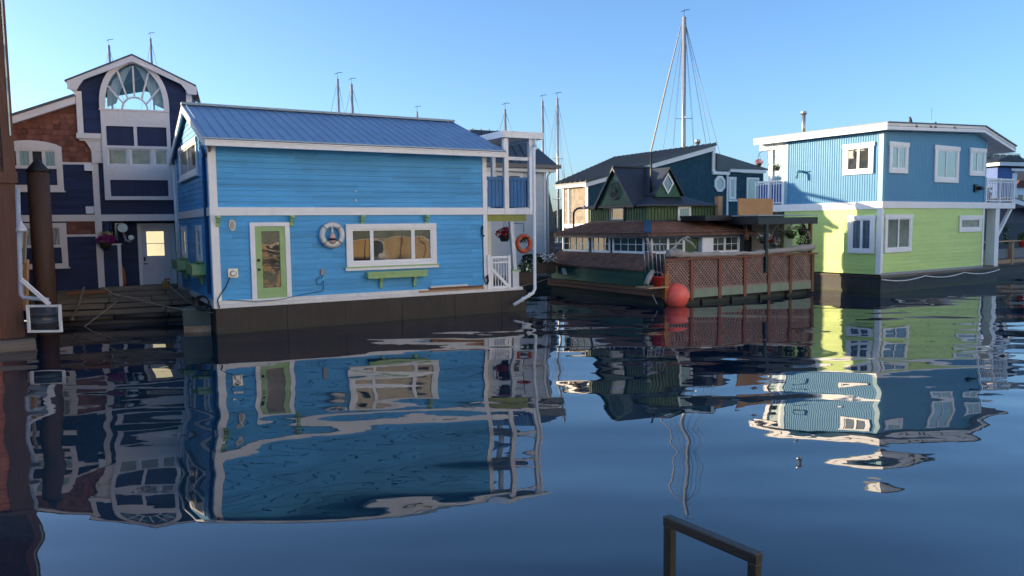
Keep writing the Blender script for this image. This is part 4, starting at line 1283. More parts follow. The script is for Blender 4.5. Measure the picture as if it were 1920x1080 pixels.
gw = MB(side(xg + .02)); gw.prism([(AY - AHW + .05, sk - .02), (AY + AHW - .05, sk - .02), (AY, RZ - .1)], -.05, 0)
gw.mp = front(BY); gw.prism([(bx0 + .08, bz0 - .1), (bx1 - .08, bz0 - .1), (bxp, bzp - .12)], -.05, 0)
gw.build('gable_wall', M['green'], cab)
ww = MB(side(xg + .02)); wc = (AY - .02, 4.22)
ww.tube([(wc[0] + .34 * math.cos(a), wc[1] + .34 * math.sin(a), .08) for a in [i * .2618 for i in range(24)]], .028, 6, closed=True)
for k in range(5):
    a = k * math.pi / 5; ww.tube([(wc[0] + .32 * math.cos(a), wc[1] + .32 * math.sin(a), .07), (wc[0] - .32 * math.cos(a), wc[1] - .32 * math.sin(a), .07)], .014, 5)
ww.lathe([(.06, 0), (.05, .05)], (wc[0], wc[1], .05), 10)
wo = ww.build('ship_wheel', paint('dull_iron', (0.09, 0.10, 0.09), .6), cab)
def drng(k): return [(dc[0] + k * .30, dc[1]), (dc[0], dc[1] + k * .42), (dc[0] - k * .30, dc[1]), (dc[0], dc[1] - k * .42)]
dc = CF.f(1251, 344, BY)
dw = MB(front(BY)).plate(drng(1.0), [drng(.78)], .004, .06).build('diamond_window', M['white'], cab)
MB(front(BY)).plate(drng(.8), [], .006, .02).build('pane', M['pane_blind'], dw)
# dark flue pole on the roof
px, pz = CF.f(1221, 285, 3.3)
MB().tube([(px, 3.3, 3.9), (px, 3.3, pz)], [.055, .045], 9).build('flue_pole', M['blackmetal'], cab)
# deck : posts, rail, lattice
def lattice(mp, u0, u1, z0, z1, sp, wd, mat, parent, name='lattice_panel'):
    l = MB(mp)
    for sg, d in ((1, .0), (-1, .009)):
        k = -(z1 - z0) + sp * .3
        while k < (u1 - u0):
            p0, p1 = [k, z0], [k + (z1 - z0), z1]
            if p0[0] < 0: p0 = [0, z0 - k]
            if p1[0] > u1 - u0: p1 = [u1 - u0, z1 - (k + (z1 - z0) - (u1 - u0))]
            if p1[0] - p0[0] > .03:
                a, c = (p0, p1) if sg > 0 else ([u1 - u0 - p0[0], p0[1]], [u1 - u0 - p1[0], p1[1]])
                h = wd * .72
                A, C_ = (u0 + a[0], a[1]), (u0 + c[0], c[1])
                dx, dz = C_[0] - A[0], C_[1] - A[1]
                L = math.hypot(dx, dz); nx, nz = -dz / L * wd / 2, dx / L * wd / 2
                l.prism([(A[0] + nx, A[1] + nz), (A[0] - nx, A[1] - nz), (C_[0] - nx, C_[1] - nz), (C_[0] + nx, C_[1] + nz)], d, d + .008)
            k += sp
    return l.build(name, mat, parent)
M['lattice'] = wood('lattice_wood', (0.34, 0.22, 0.18), .3)
M['lattice_white'] = paint('white_lattice', (0.55, 0.55, 0.55), .6, .1)
PX = [.03, 1.22, 2.59, 3.89, 5.18, 6.39, 7.68]
for i, x in enumerate(PX):
    if i == 0:
        MB().box(x - .10, x + .10, -.10, .06, .25, 1.12).build('post', paint('orange_post', (0.38, 0.13, 0.03), .6, .25, 3), cab)
        MB().box(x - .05, x + .05, -.05, .05, 1.121, 1.575).build('post', M['wood_red'], cab)
    else:
        MB().box(x - .07, x + .07, -.075, .07, .16 - .012 * i, 1.575).build('post', M['wood_red'] if i < 4 else M['wood_brown'], cab)
MB().box(-.08, 7.9, -.12, .10, 1.577, 1.64).build('handrail', M['wood_red'], cab)
for a, c in zip(PX[:-1], PX[1:]):
    lattice(front(.0), a + .08, c - .08, .56, 1.57, .135, .036, M['lattice'], cab)
    MB().box(a + .075, c - .075, -.03, .03, .52, .558).build('bottom_rail', M['lattice'], cab)
    MB().box(a + .075, c - .075, -.05, -.0, .22, .515).build('skirt_board', paint('sage_board', (0.24, 0.29, 0.20), .6, .15, 3, dirt=.3), cab)
lattice(rside(7.68), .1, 1.4, .56, 1.57, .135, .036, M['lattice'], cab)
# porch roof
QX0, QX1, QY0, QY1 = 4.62, 8.0, .0, 3.0
pr = MB(); pr.box(QX0, QX1, QY0, QY0 + .06, 2.78, 3.04); pr.box(QX0, QX0 + .06, QY0 + .06, QY1, 2.80, 3.10); pr.box(QX1 - .06, QX1, QY0 + .06, 1.3, 2.8, 3.04)
pr.prism([(QX0 + .061, QY0 + .061), (QX1 - .061, QY0 + .061), (QX1 - .061, 1.2), (6.2, 2.4), (QX0 + .061, QY1)], 2.90, 3.0)  # back corner cut so sun passes to the lime house
pr.box(3.2, QX0 - .001, 1.3, 3.4, 2.95, 3.15)
pr.build('porch_roof', M['blackmetal'], cab)
MB().prism([(QX0 - .05, QY0 - .03), (QX1 + .0, QY0 - .03), (QX1 + .02, 1.25), (6.2, 2.45), (QX0 - .05, QY1)], 3.102, 3.14).build('porch_sheet', paint('pale_roof_sheet', (0.35, 0.40, 0.46), .4, .15, 2), cab)
MB().box(4.90, 5.02, -.135, -.02, .95, 2.777).build('porch_post', paint('black_green_post', (0.012, 0.02, 0.017), .5), cab)
def post(px, y, z0=.6, z1=2.9, wd=.12, mat='wood_tan'):
    x, _ = CF.f(px, 440, y)
    MB().box(x - wd / 2, x + wd / 2, y - .06, y + .06, z0, z1).build('porch_post', M[mat], cab)
    return x
x = post(1437, 1.3, mat='wood_brown'); xb = post(1519, .5, mat='wood_brown')
br = MB()
br.tube([(x + .05, 1.2, 2.1), (x + .25, 1.2, 2.5), (x + .55, 1.15, 2.85)], [.07, .06, .05], 7)
br.tube([(x + .45, 1.15, 2.65), (x + 1.1, 1.2, 2.4), (x + 1.5, 1.2, 2.25)], [.035, .03, .02], 6)
br.tube([(xb - .05, .45, 1.9), (xb - .2, .45, 2.45), (xb - .55, .5, 2.85)], [.07, .06, .05], 7)
br.tube([(xb - .2, .45, 2.4), (xb - .8, .5, 2.7), (xb - 1.2, .5, 2.55)], [.04, .03, .02], 6)
br.build('branch_brace', M['drift'], cab)
bw = MB(); bw.box(WR + .02, 5.75, 2.6, 2.66, .6, 2.9); bw.box(WR + .0, WR + .05, WY, 2.6, .6, 2.9); bw.box(7.45, 7.6, 1.32, 1.38, .6, 2.85)
bw.beam((5.75, 2.63, .9), (7.5, 1.42, .9), .04, .6)
bw.build('porch_wall_backing', M['blackmetal'], cab)
a0, _ = CF.f(1409, 440, 2.2); a1, _ = CF.f(1486, 440, 1.3)
lattice(lambda a, b_, c: (a, 2.2 - c - .9 * (a - a0) / (a1 - a0), b_), a0, a1, 1.2, 2.88, .10, .03, M['lattice_white'], cab)
MB(lambda a, b_, c: (a, 2.2 - c - .9 * (a - a0) / (a1 - a0), b_)).box(a0 - .5, a1 - .25, .6, 2.88, -.12, -.06).build('porch_wall_backing', M['black'], cab)  # black board stands in for the shaded porch interior behind the lattice
q = MB(); x, z = CF.f(1388, 418, 1.0); q.box(x - .0, x + .85, .98, 1.06, z - .06, z + .06); q.build('hanging_bar', M['drift'], cab)
x, z = CF.f(1399, 440, 1.0)
wc_ = MB(); wc_.lathe([(.02, .55), (.03, .5), (.03, .3), (.09, .2), (.10, 0), (.02, -.02)], (0, 0, 0), 10)
tag(wc_.build('wind_chime', M['wood_brown']), 'brown wind chime hanging under the black porch roof of the cabin', 'wind chime').location = CF.w(x, 1.0, z - .2)

# ---- loose things on and around the cabin
def onC(px, py, y): x, z = CF.f(px, py, y); return CF.w(x, y, z)
random.seed(3)
basket(onC(1432, 448, .6), .24, 'leaf_dark', 'fl_white', 100, 90, 'white flower basket hanging behind the black porch post', .5)
p_ = onC(1452, 456, .8)
basket(p_, .22, 'leaf', 'fl_white', 60, 60, 'grey pot of white and dark red flowers hanging under the cabin porch', .5, potmat='steel')
rr_ = MB(); rr_.leaves((-.12, 0, .15), (.12, .12, .12), 50, .045); o = rr_.build('red_flowers', M['fl_red']); o.parent = [k for k in bpy.data.objects if k.name.startswith('flower_basket') and k.get('label', '').startswith('grey pot')][0]
basket(onC(1483, 438, .8), .26, 'leaf', None, 150, 0, 'green fern basket hanging in the middle of the cabin porch', .4)
basket(onC(1505, 433, .5), .25, 'leaf_dark', 'leaf_purple', 70, 90, 'dark leaved basket hanging high by the right post of the cabin porch', .35)
basket(onC(1507, 456, .4), .27, 'leaf_purple', 'leaf_dark', 130, 60, 'low purple leaved basket just above the driftwood at the right post', .6)
dl = thing('driftwood_log', 'long pale driftwood log lying along the handrail of the cabin deck', 'driftwood', (CF.x, CF.y, 0), CF.yaw)
lg = MB()
pts = [(.12, .0, 1.83), (.5, -.02, 1.80), (1.2, .02, 1.74), (2.2, -.02, 1.73), (3.3, .0, 1.71), (4.4, .0, 1.72), (5.4, .02, 1.74), (6.4, -.0, 1.78), (7.2, .0, 1.83), (7.9, .0, 1.88)]
pp, rr2 = [], []
for (p, q) in zip(pts[:-1], pts[1:]):
    for k in range(4):
        t_ = k / 4
        pp.append(tuple(Vector(p).lerp(Vector(q), t_) + Vector((0, random.uniform(-.03, .03), random.uniform(-.02, .015)))))
rr2 = [max(.045, (.155 if i < 6 else .10 if i < 14 else .07 if i < 20 else .10 + .004 * (i - 20)) * random.uniform(.74, 1.2)) for i in range(len(pp))]
lg.tube(pp, rr2, 11)
lg.build('trunk', M['drift'], dl)
sb_ = MB(); sb_.tube([(.15, 0, 1.85), (.45, -.02, 2.05), (.75, .02, 2.28), (1.1, .05, 2.38), (1.25, .03, 2.3)], [.055, .045, .035, .03, .02], 8); sb_.tube([(.9, .02, 2.33), (1.25, -.02, 2.15), (1.45, 0, 1.95)], [.045, .035, .025], 7)
sb_.build('branch', M['drift'], dl)
wb = MB(); wb.box(.1, 7.6, .30, .33, .6, 1.5); wb.build('shade_backing', M['black'], cab)  # black sheet stands in for the shade behind the deck lattice
rk = thing('garden_rack', 'thin pale metal rack leaning at the left corner of the lattice deck', 'rack', (0, 0, 0))
q = MB()
for (a, b1, c, d1) in ((1207, 457, 1210, 511), (1214, 458, 1217, 508), (1221, 457, 1226, 520), (1229, 457, 1233, 520), (1236, 457, 1240, 518), (1244, 457, 1248, 512)):
    q.tube([onC(a, b1, -.25), onC(c, d1, -.25)], .012, 6)
for y0, y1 in ((457, 457), (472, 472)): q.tube([onC(1207, y0, -.25), onC(1245, y1, -.25)], .012, 6)
q.build('bars', M['steel'], rk)
ds = MB(); ds.tube([onC(1213, 447, -.15), onC(1218, 462, -.15), onC(1220, 480, -.15)], [.045, .05, .04], 7)
tag(ds.build('driftwood_stick', M['drift']), 'curved driftwood stick standing behind the thin metal rack', 'driftwood')
ds = MB(); ds.tube([onC(1211, 534, -.2), onC(1218, 518, -.1), onC(1224, 508, .05)], [.09, .10, .07], 8)
tag(ds.build('driftwood_log', M['drift']), 'short driftwood log propped up below the metal rack', 'driftwood')
bk = onC(1233, 537, -.12)
bu = thing('bucket', 'red bucket beside the orange post of the lattice deck', 'bucket', bk)
MB().lathe([(.15, 0), (.20, .30), (.215, .31), (.215, .34), (.19, .34), (.14, .04)], (0, 0, 0), 18).build('body', paint('red_plastic', (0.40, 0.02, 0.015), .4), bu)
MB().tube([(.2 * math.cos(a), 0, .33 + .16 * math.sin(a)) for a in [math.pi * i / 10 for i in range(11)]], .008, 5).build('handle', M['steel'], bu)
MB().box(-.55, .35, -.2, .5, -.05, -.002).build('ledge', M['wood_tan'], bu).parent = cab
for o in list(bpy.data.objects):
    if o.name == 'ledge': o.location = (CF.lvl(1233, 537, bk.z)[0] , -.1, bk.z - .0)
by_ = lev(1268, 573)
bo = thing('mooring_buoy', 'big round orange red buoy floating in front of the lattice deck', 'buoy', (by_.x, by_.y, 0))
prof = [(.445 * math.cos(a), .34 + .445 * math.sin(a)) for a in [math.pi * (-.5 + i / 18) for i in range(1, 18)]]
MB().lathe(prof , (0, 0, 0), 32).build('ball', paint('orange_red_vinyl', (1.0, 0.15, 0.10), .38, .06, 2, bump=0), bo)
rope([onC(1222, 548, -.1), onC(1232, 570, -.25)], 'short rope from the cabin corner cleat down to the water', .014, .02)
ck = MB(); c_ = onC(1225, 549, -.08); ck.lathe([(.09, -.05), (.11, 0), (.09, .05)], tuple(c_), 10)
tag(ck.build('cleat', M['blackmetal']), 'black mooring cleat on the brown corner of the cabin hull', 'cleat')
rope([BF.w(9.9, 1.2, .66), CF.w(-.05, 7.2, .6)], 'pale rope stretched from the blue house to the green cabin', .016, .06)
pn = thing('plywood_panel', 'tan plywood panel standing on the black porch roof', 'panel', (0, 0, 0))
a, b1 = onC(1385, 372, 1.0), onC(1449, 399, 1.0)
ln = Vector((math.cos(CF.yaw), math.sin(CF.yaw), 0)); z0, z1 = 3.15, a.z
e_ = onC(1449, 399, 1.0)
n_ = Vector((-math.sin(CF.yaw), math.cos(CF.yaw), 0)) * .05
q = MB(); A_, B_ = Vector((a.x, a.y, z0)), Vector((e_.x, e_.y, z0)); H_ = Vector((0, 0, z1 - z0))
q.add([A_, B_, B_ + H_, A_ + H_, A_ + n_, B_ + n_, B_ + H_ + n_, A_ + H_ + n_], [(0, 1, 2, 3), (7, 6, 5, 4), (0, 4, 5, 1), (1, 5, 6, 2), (2, 6, 7, 3), (3, 7, 4, 0)])
q.build('sheet', paint('plywood', (0.44, 0.24, 0.10), .7, .15, 2), pn)
a, b1 = onC(1349, 368, 2.6), onC(1349, 399, 2.6)
q = MB(); q.box(a.x - .1, a.x + .1, a.y - .1, a.y + .1, 3.0, a.z); q.box(a.x - .17, a.x - .101, a.y - .05, a.y + .08, 3.0, a.z - .02)
tag(q.build('timber_post', M['wood_tan']), 'stub of tan timber post beside the black upper roof of the cabin', 'post')
# ------------------------------------------------------------------ lime and blue house on the right
RF = Frame(14.544, 29.828, 33)
lime = house('lime_house', 'two storey floating house, lime green boards below and corrugated blue metal above', RF)
RL, RW = 8.03, 4.50
M['clap_lime'] = boards('lime_boards', (0.57, 0.75, 0.23), .155, .80, 3.6, .05, rough=.5)
M['corr_blue'] = paint('blue_corrugated', (0.072, 0.275, 0.47), .45, .07, 2, bump=0, metal=.0)
M['corner_blue'] = paint('pale_blue_corner', (0.13, 0.33, 0.44), .4, .06)
fr, sd = front(), side()
b = MB(); b.box(-.06, 9.35, -.08, RW + 2, -.5, .62)
b.build('hull', hull_mat('black_rubber_hull', (0.026, 0.03, 0.033), z0=.15), lime)
MB(fr).box(-.1, 9.4, .60, .70, -.2, .12).build('hull_edge', M['wood_grey'], lime)
MB(sd).box(-.1, RW + 2, .60, .70, .0, .10).build('hull_edge', M['wood_dark'], lime)
MB(fr).box(.0, RL, .702, .80, .0, .05).build('base_strip', paint('grey_base', (0.3, 0.31, 0.32), .6, .15), lime)
w = MB(fr).siding([(0, .8), (RL, .8), (RL, 3.36), (0, 3.36)], .155, .013)
w.mp = sd; w.siding([(0, .74), (RW, .74), (RW, 3.36), (0, 3.36)], .155, .013)
w.mp = None; w.box(.2, RL, RW - .05, RW, .7, 3.3); w.box(RL - .05, RL, .0, RW - .05, .7, 3.3)
w.build('lower_wall', M['clap_lime'], lime)
def rprof(x): return 6.60 + .30 * (x + .4) / 7.46 if x < 7.06 else 6.90 - (x - 7.06) * .255
def corr(mp, u0, u1, z0, top, pitch=.105, amp=.014, seg=6):
    m_ = MB(mp)
    n = int((u1 - u0) / pitch * seg)
    prev = None
    for i in range(n + 1):
        u = u0 + (u1 - u0) * i / n
        d = amp * math.sin(2 * math.pi * (u - u0) / pitch) + .006
        cur = ((u, z0, d), (u, top(u), d))
        if prev: m_.add([prev[0], cur[0], cur[1], prev[1]], [(0, 1, 2, 3)], False)
        prev = cur
    return m_
c = corr(fr, 0, RL, 3.62, lambda u: rprof(u) - .28, .105, .009); c.build('upper_wall', M['corr_blue'], lime)
c = corr(sd, 0, RW, 3.62, lambda u: 6.33, .105, .011); c.build('upper_wall', M['corr_blue'], lime)
b = MB(); b.box(.06, RL - .06, .06, RW, 3.3, 6.25); b.build('core', M['corr_blue'], lime)
q = MB(fr); q.box(-.03, .14, 3.63, 6.30, .0, .035); q.mp = sd; q.box(-.034, .18, 3.63, 6.30, .0, .032); q.build('corner_trim', M['corner_blue'], lime)
MB(fr).box(RL - .10, RL + .03, 3.63, 6.30, .0, .035).build('corner_trim', M['corner_blue'], lime)
MB(sd).box(RW - .16, RW + .02, 3.63, 6.30, .0, .032).build('corner_trim', M['corner_blue'], lime)
for (mp_, a0, a1) in ((fr, -.03, .12), (fr, RL - .10, RL + .03), (sd, -.032, .17)):
    MB(mp_).box(a0, a1, .75, 3.35, .0, .035).build('corner_board', M['white'], lime)
q = MB(fr); q.box(-.05, 10.86, 3.36, 3.63, .0, .06); q.mp = sd; q.box(-.058, 6.15, 3.33, 3.63, .0, .058)
q.build('band', M['white'], lime)
# roof
prof = [(-.42, 6.60), (7.06, 6.90), (9.95, 6.165)]
th = .27
poly = prof + [(9.95, 6.165 - th), (7.06, 6.90 - th), (-.42, 6.60 - th)]
MB(lambda a, b_, c_: (a, c_, b_)).prism([(a, z - .002) for a, z in prof] + [(a, z - th + .01) for a, z in prof[::-1]], -.38, 5.88).build('roof', M['white'], lime)
rt_ = MB(lambda a, b_, c_: (a, c_, b_)).prism([(a * 1.002, z + .045) for a, z in prof] + [(a, z) for a, z in prof[::-1]], -.43, 5.93)
rt_.build('roof_sheet', paint('dark_roof_sheet', (0.10, 0.115, 0.12), .5, .1, 2, metal=.2), lime)
MB(fr).prism([(a, z - .11) for a, z in prof] + [(a, z - .125) for a, z in prof[::-1]], .38, .386).build('fascia_joint', M['wood_grey'], lime)
MB(sd).box(-.36, 5.86, 6.6 - .15, 6.6 - .135, .42, .426).build('fascia_joint', M['wood_grey'], lime)
q = MB(fr)
for x in (1.55, 2.6, 2.95, 4.45): q.box(x, x + .16, rprof(x) - .14, rprof(x) - .06, .381, .385)
q.build('rust_stain', M['wood_brown'], lime)
# windows
M['pane_lace'] = glass('lace_curtain_glass', (0.20, 0.22, 0.20), 1.7, folds=.1, fscale=3, var=.7, varscale=3)
window(sd, lime, .36, 1.67, 4.74, 5.965, cas=.16, splits=(0, .5, 1), head=.04, pane='pane_room', d=.022, depth=.06)
window(sd, lime, .24, 1.37, 1.57, 3.085, cas=.15, splits=(0, .5, 1), head=.03, pane='pane_blind', frame='white', d=.016, depth=.06)
window(fr, lime, .35, 1.67, 4.74, 5.965, cas=.17, splits=(0, .48, 1), head=.05, pane='pane_curtain', d=.02)
window(fr, lime, 3.69, 5.62, 4.45, 5.98, cas=.18, splits=(0, .48, 1), head=.05, pane='pane_curtain', d=.02)
window(fr, lime, 6.55, 7.90, 4.79, 6.0, cas=.17, splits=(0, .48, 1), head=.04, pane='pane_curtain', d=.02)
window(fr, lime, .20, 2.12, 1.60, 3.11, cas=.15, splits=(0, .5, 1), head=.06, pane='pane_mirror2', d=.016)
window(fr, lime, 5.86, 7.78, 2.33, 3.055, cas=.16, splits=(0, 1), head=.05, pane='pane_lace', d=.016)
q = MB(fr); q.box(7.0, 7.25, 4.08, 4.42, .02, .10); q.tube([(7.2, 4.25, .16), (7.55, 4.25, .16)], .085, 10)
q.build('wall_lamp', M['blackmetal'], lime)
q = MB(sd); q.tube([(3.62, 5.02, .0), (3.62, 5.02, .3), (3.62, 4.95, .38), (3.62, 4.72, .40)], .055, 9); q.tube([(3.95, 5.0, .02), (3.2, 5.0, .02)], .02, 5)
q.build('vent_pipe', M['corner_blue'], lime)
# right balcony
q = MB(); q.box(RL + .01, 10.80, -.05, 3.2, 3.40, 3.62); q.build('balcony_floor', M['white'], lime)
def railing(mp, u0, u1, z0, z1, parent, step=.13, posts=()):
    r = MB(mp)
    r.box(u0, u1, z1 - .06, z1, -.03, .03); r.box(u0, u1, z1 - .17, z1 - .14, -.015, .015); r.box(u0, u1, z0 + .06, z0 + .10, -.02, .02)
    n = max(2, int((u1 - u0) / step))
    for i in range(n + 1):
        u = u0 + (u1 - u0) * i / n
        r.box(u - .014, u + .014, z0 + .10, z1 - .06, -.012, .012)
    for p in posts: r.box(p - .04, p + .04, z0, z1 + .01, -.04, .04)
    return r.build('railing', M['vinyl'], parent)
railing(front(.0), RL + .08, 10.80, 3.64, 4.73, lime, .15, (RL + .12, 9.45, 10.76))
railing(rside(10.76), .1, 3.1, 3.64, 4.73, lime, .15, (3.05,))
MB(fr).box(9.14, 9.52, .70, 3.355, -.38, .0).build('post', M['white'], lime)
MB(fr).beam((9.55, 2.12, -.1), (10.75, 3.36, -.1), .13, .13, up=(0, -1, 0)).build('brace', M['white'], lime)
MB().box(RL, 9.4, .0, 3.0, .702, .76).build('porch_floor', M['wood_grey'], lime)
MB(rside(RL)).box(.4, 2.6, 3.64, 5.9, .0, .05).build('balcony_door', paint('brown_door', (0.10, 0.05, 0.04), .5, .2), lime)
# left balcony
q = MB(); q.box(.02, 2.2, RW + .01, 6.13, 3.40, 3.62); q.build('balcony_floor', M['white'], lime)
railing(side(.0), RW + .02, 6.1, 3.64, 4.72, lime, .14, (5.35,))
railing(front(6.1), .0, 2.2, 3.64, 4.72, lime, .14)
MB(side(.06)).box(RW + .1, 6.05, 3.72, 4.6, .0, .01).build('privacy_panel', paint('royal_blue_panel', (0.02, 0.12, 0.36), .5, .1), lime)
q = MB(); q.box(.08, .26, 5.25, 5.46, 3.62, 6.33); q.build('post', M['white'], lime)
q = MB(); q.box(.0, .14, RW + .03, RW + .17, 3.62, 6.33); q.box(.0, .1, RW, 5.9, 6.1, 6.33); q.build('post', M['white'], lime)
MB().box(.8, .95, RW + .5, 5.9, 3.62, 6.3).build('blue_column', M['corner_blue'], lime)
fx, fz = RF.s_(1507, 209, 1.0)
ch = MB(); ch.lathe([(.085, 6.5), (.085, fz - .15)], (1.0, fx, 0), 14); ch.lathe([(.13, fz - .13), (.13, fz - .02), (.12, fz)], (1.0, fx, 0), 14)
ch.build('chimney', M['steel'], lime)
MB().tube([(9.0, 3.0, 6.3), (9.0, 3.0, 8.3)], .012, 5).build('antenna', M['steel'], lime)
# scalloped mooring line along the hull
pts = []
for i in range(0, 49):
    x = -.1 + 9.5 * i / 48
    pts.append(tuple(RF.w(x, -.14, .56 - .12 * abs(math.sin(i * math.pi / 16)))))
o = MB().tube(pts, .022, 6).build('mooring_rope', M['white_rough']); tag(o, 'pale rope looped along the black hull of the lime house', 'rope', 'mooring ropes')
# hanging baskets, life ring, chair, birds
def onR(px, py, x): y, z = RF.s_(px, py, x); return RF.w(x, y, z)
random.seed(9)
basket(onR(1423, 306, -.15), .19, 'leaf', 'fl_pink', 40, 110, 'pink flower basket hung outside the balcony of the lime house', .45, arm=(.35, -.55), droop=.8)
basket(onR(1457, 314, .2), .19, 'leaf', 'fl_white', 110, 45, 'green basket hung between the white posts of the lime house balcony', .45, arm=(-.3, .45), droop=.7)
lifebuoy(RF.w(8.6, .8, 2.45), RF.yaw, .36, .10, 'orange', 'orange life ring hanging beside the white post of the lime house')
def bird(loc, yaw, sc, label, upright):
    t = thing('bird', label, 'bird', loc, yaw, 'birds on the roof')
    b_ = MB()
    if upright: pts, rs = [(-.03, 0, .05), (0, 0, .10), (.02, 0, .19), (.03, 0, .27), (.05, 0, .32), (.09, 0, .325)], [.03, .06, .065, .045, .035, .012]
    else: pts, rs = [(-.16, 0, .07), (-.07, 0, .09), (.02, 0, .11), (.09, 0, .15), (.12, 0, .20), (.17, 0, .20)], [.015, .05, .065, .045, .032, .008]
    b_.tube([tuple(Vector(p) * sc) for p in pts], [r * sc for r in rs], 10)
    b_.tube([tuple(Vector(p) * sc) for p in ((-.02, 0, .1), (-.1, 0, .05), (-.17, 0, .0))], [.03 * sc, .022 * sc, .006 * sc], 8)
    for s_ in (-1, 1): b_.tube([(0, .025 * s_ * sc, 0), (0, .025 * s_ * sc, .07 * sc)], .008 * sc, 5)
    return b_.build('body', paint('dark_feathers', (0.035, 0.03, 0.032), .7, .3, 9), t)
x, z = RF.f(1708, 230, .2); bird(RF.w(x, .2, rprof(x) + .045), RF.yaw + 1.9, .95, 'dark upright bird on the roof edge near the corner of the lime house', True)
x, z = RF.f(1754, 233, .2); bird(RF.w(x, .2, rprof(x) + .045), RF.yaw + .4, .75, 'small dark bird crouching near the middle of the lime house roof', False)
def chair(loc, yaw, label):
    t = thing('chair', label, 'chair', loc, yaw)
    MB().box(-.24, .24, -.24, .24, .40, .44).build('seat', M['vinyl'], t)
    b_ = MB()
    for k in range(4): b_.box(-.22 + .12 * k, -.14 + .12 * k, .22, .25, .44, .92)
    b_.box(-.24, .24, .2, .26, .9, .96); b_.build('backrest', M['vinyl'], t)
    for sx in (-.22, .22):
        for sy in (-.22, .22): MB().box(sx - .02, sx + .02, sy - .02, sy + .02, 0, .40).build('leg', M['vinyl'], t)
chair(RF.w(8.75, 1.3, .76), RF.yaw + .5, 'white garden chair on the lower porch of the lime house')
pt_ = thing('planter', 'terracotta planter standing on the right balcony of the lime house', 'planter', RF.w(9.7, .7, 3.62))
MB().lathe([(.16, 0), (.22, .42), (.24, .44), (.24, .5), (.2, .5)], (0, 0, 0), 14).build('pot', paint('terracotta', (0.5, .16, .07), .7, .1), pt_)
MB().leaves((0, 0, .62), (.25, .25, .2), 60, .06).build('leaves', M['leaf'], pt_)
# ------------------------------------------------------------------ teal shingled house behind the cabin
TF_ = Frame(3.655, 36.0, 30.4)
TK = 41.0 / 36.0
teal = house('teal_house', 'dark teal shingled house with grey shed roof and octagon window, behind the green cabin', TF_)
teal.scale = (TK, TK, TK); teal.location = (TF_.x * TK, TF_.y * TK, EYE * (1 - TK))
M['teal_shake'] = per_face('teal_shingles', (0.022, 0.075, 0.11), 0.16, .75)
M['tan_shake'] = per_face('tan_shingles', (0.30, 0.255, 0.20), 0.22, .8)
M['roof_metal'] = paint('charcoal_metal_roof', (0.075, 0.08, 0.085), .4, .15, 2, metal=.3)
fr, sd = front(), side()
HX = 8.0
yfar, _ = TF_.s_(1150, 297, HX)
yfar = min(max(yfar, 4), 14)
b = MB(); b.prism([(.02, .02), (HX + 4, .02), (HX + 4, 8), (.02, 2.1)], .5, 3.9)
b.mp = lambda a, c, e: (a, e, c); b.prism([(.02, 3.8), (HX, 3.8), (HX, 6.68), (.02, 4.8)], .02, 2.1)
b.build('core', M['navytrim'], teal)
MB(fr).shakes([(0, .6), (HX, .6), (HX, 6.62), (0, 4.76)], .19, .17, .016).build('wall', M['teal_shake'], teal)
MB(fr).shakes([(HX, .6), (11.9, .6), (11.9, 5.55), (HX, 5.55)], .19, .17, .016).build('wall', M['teal_shake'], teal)
MB(sd).shakes([(0, 2.9), (2.1, 2.9), (2.1, 4.8), (0, 4.8)], .19, .17, .016).build('side_wall', M['tan_shake'], teal)
rs = lambda x, dz=0: 4.95 + (6.93 - 4.95) * x / HX + dz
rf = MB(); P_ = [(-.35, -.3), (HX + .05, -.3), (HX + .05, yfar), (-.35, 2.4)]
rf.add([(x, y, rs(x)) for x, y in P_] + [(x, y, rs(x, -.06)) for x, y in P_], [(0, 1, 2, 3), (7, 6, 5, 4), (0, 4, 5, 1), (1, 5, 6, 2), (2, 6, 7, 3), (3, 7, 4, 0)])
for k in range(26):
    y = -.25 + k * .42
    if y > yfar: break
    xl = -.33 if y < 2.4 else -.35 + (HX + .4) * (y - 2.4) / max(yfar - 2.4, .1)
    rf.beam((xl, y, rs(xl, .03)), (HX + .04, y, rs(HX + .04, .05)), .06, .12)
rf.build('roof', M['roof_metal'], teal)
q = MB(fr); q.prism([(-.3, rs(-.3, -.26)), (HX + .02, rs(HX, -.30)), (HX + .02, rs(HX, -.062)), (-.3, rs(-.3, -.062))], .04, .24)
q.build('barge_board', M['white'], teal)
q = MB(sd); q.box(-.05, 2.3, 4.66, 4.86, .03, .28); q.box(-.02, .12, .6, 4.65, .0, .05); q.box(1.98, 2.1, .6, 4.65, .0, .05); q.box(1.50, 1.60, 2.9, 4.65, .0, .06); q.box(.12, 1.98, 2.72, 2.9, .0, .05); q.box(.12, 1.98, 1.2, 2.2, .0, .03)
q.build('side_trim', M['white'], teal)
MB(sd).box(1.38, 1.50, 2.9, 4.6, .0, .02).build('shutter', M['navytrim'], teal)
q = MB(fr); q.box(HX - .05, HX + .16, 5.42, 6.72, .03, .10); q.box(HX - .05, 9.2, 5.40, 5.56, .03, .14); q.box(9.04, 9.16, .6, 5.398, .03, .08); q.box(9.16, 11.9, 5.56, 5.72, .03, .2); q.box(9.16, 10.5, 4.0, 4.1, .03, .1)
q.build('trim', M['white'], teal)
rr = MB(lambda a, c, e: (a, e, c)); rr.prism([(HX + .17, 6.50), (12.1, 5.78), (12.1, 5.72), (HX + .17, 5.66)], -.2, 5.0); rr.build('lean_to_roof', M['roof_metal'], teal)
oc = [(8.53 + .42 * math.cos(a), 4.92 + .45 * math.sin(a)) for a in [math.pi / 8 + i * math.pi / 4 for i in range(8)]]
oi = [(8.53 + .27 * math.cos(a), 4.92 + .30 * math.sin(a)) for a in [math.pi / 8 + i * math.pi / 4 for i in range(8)]]
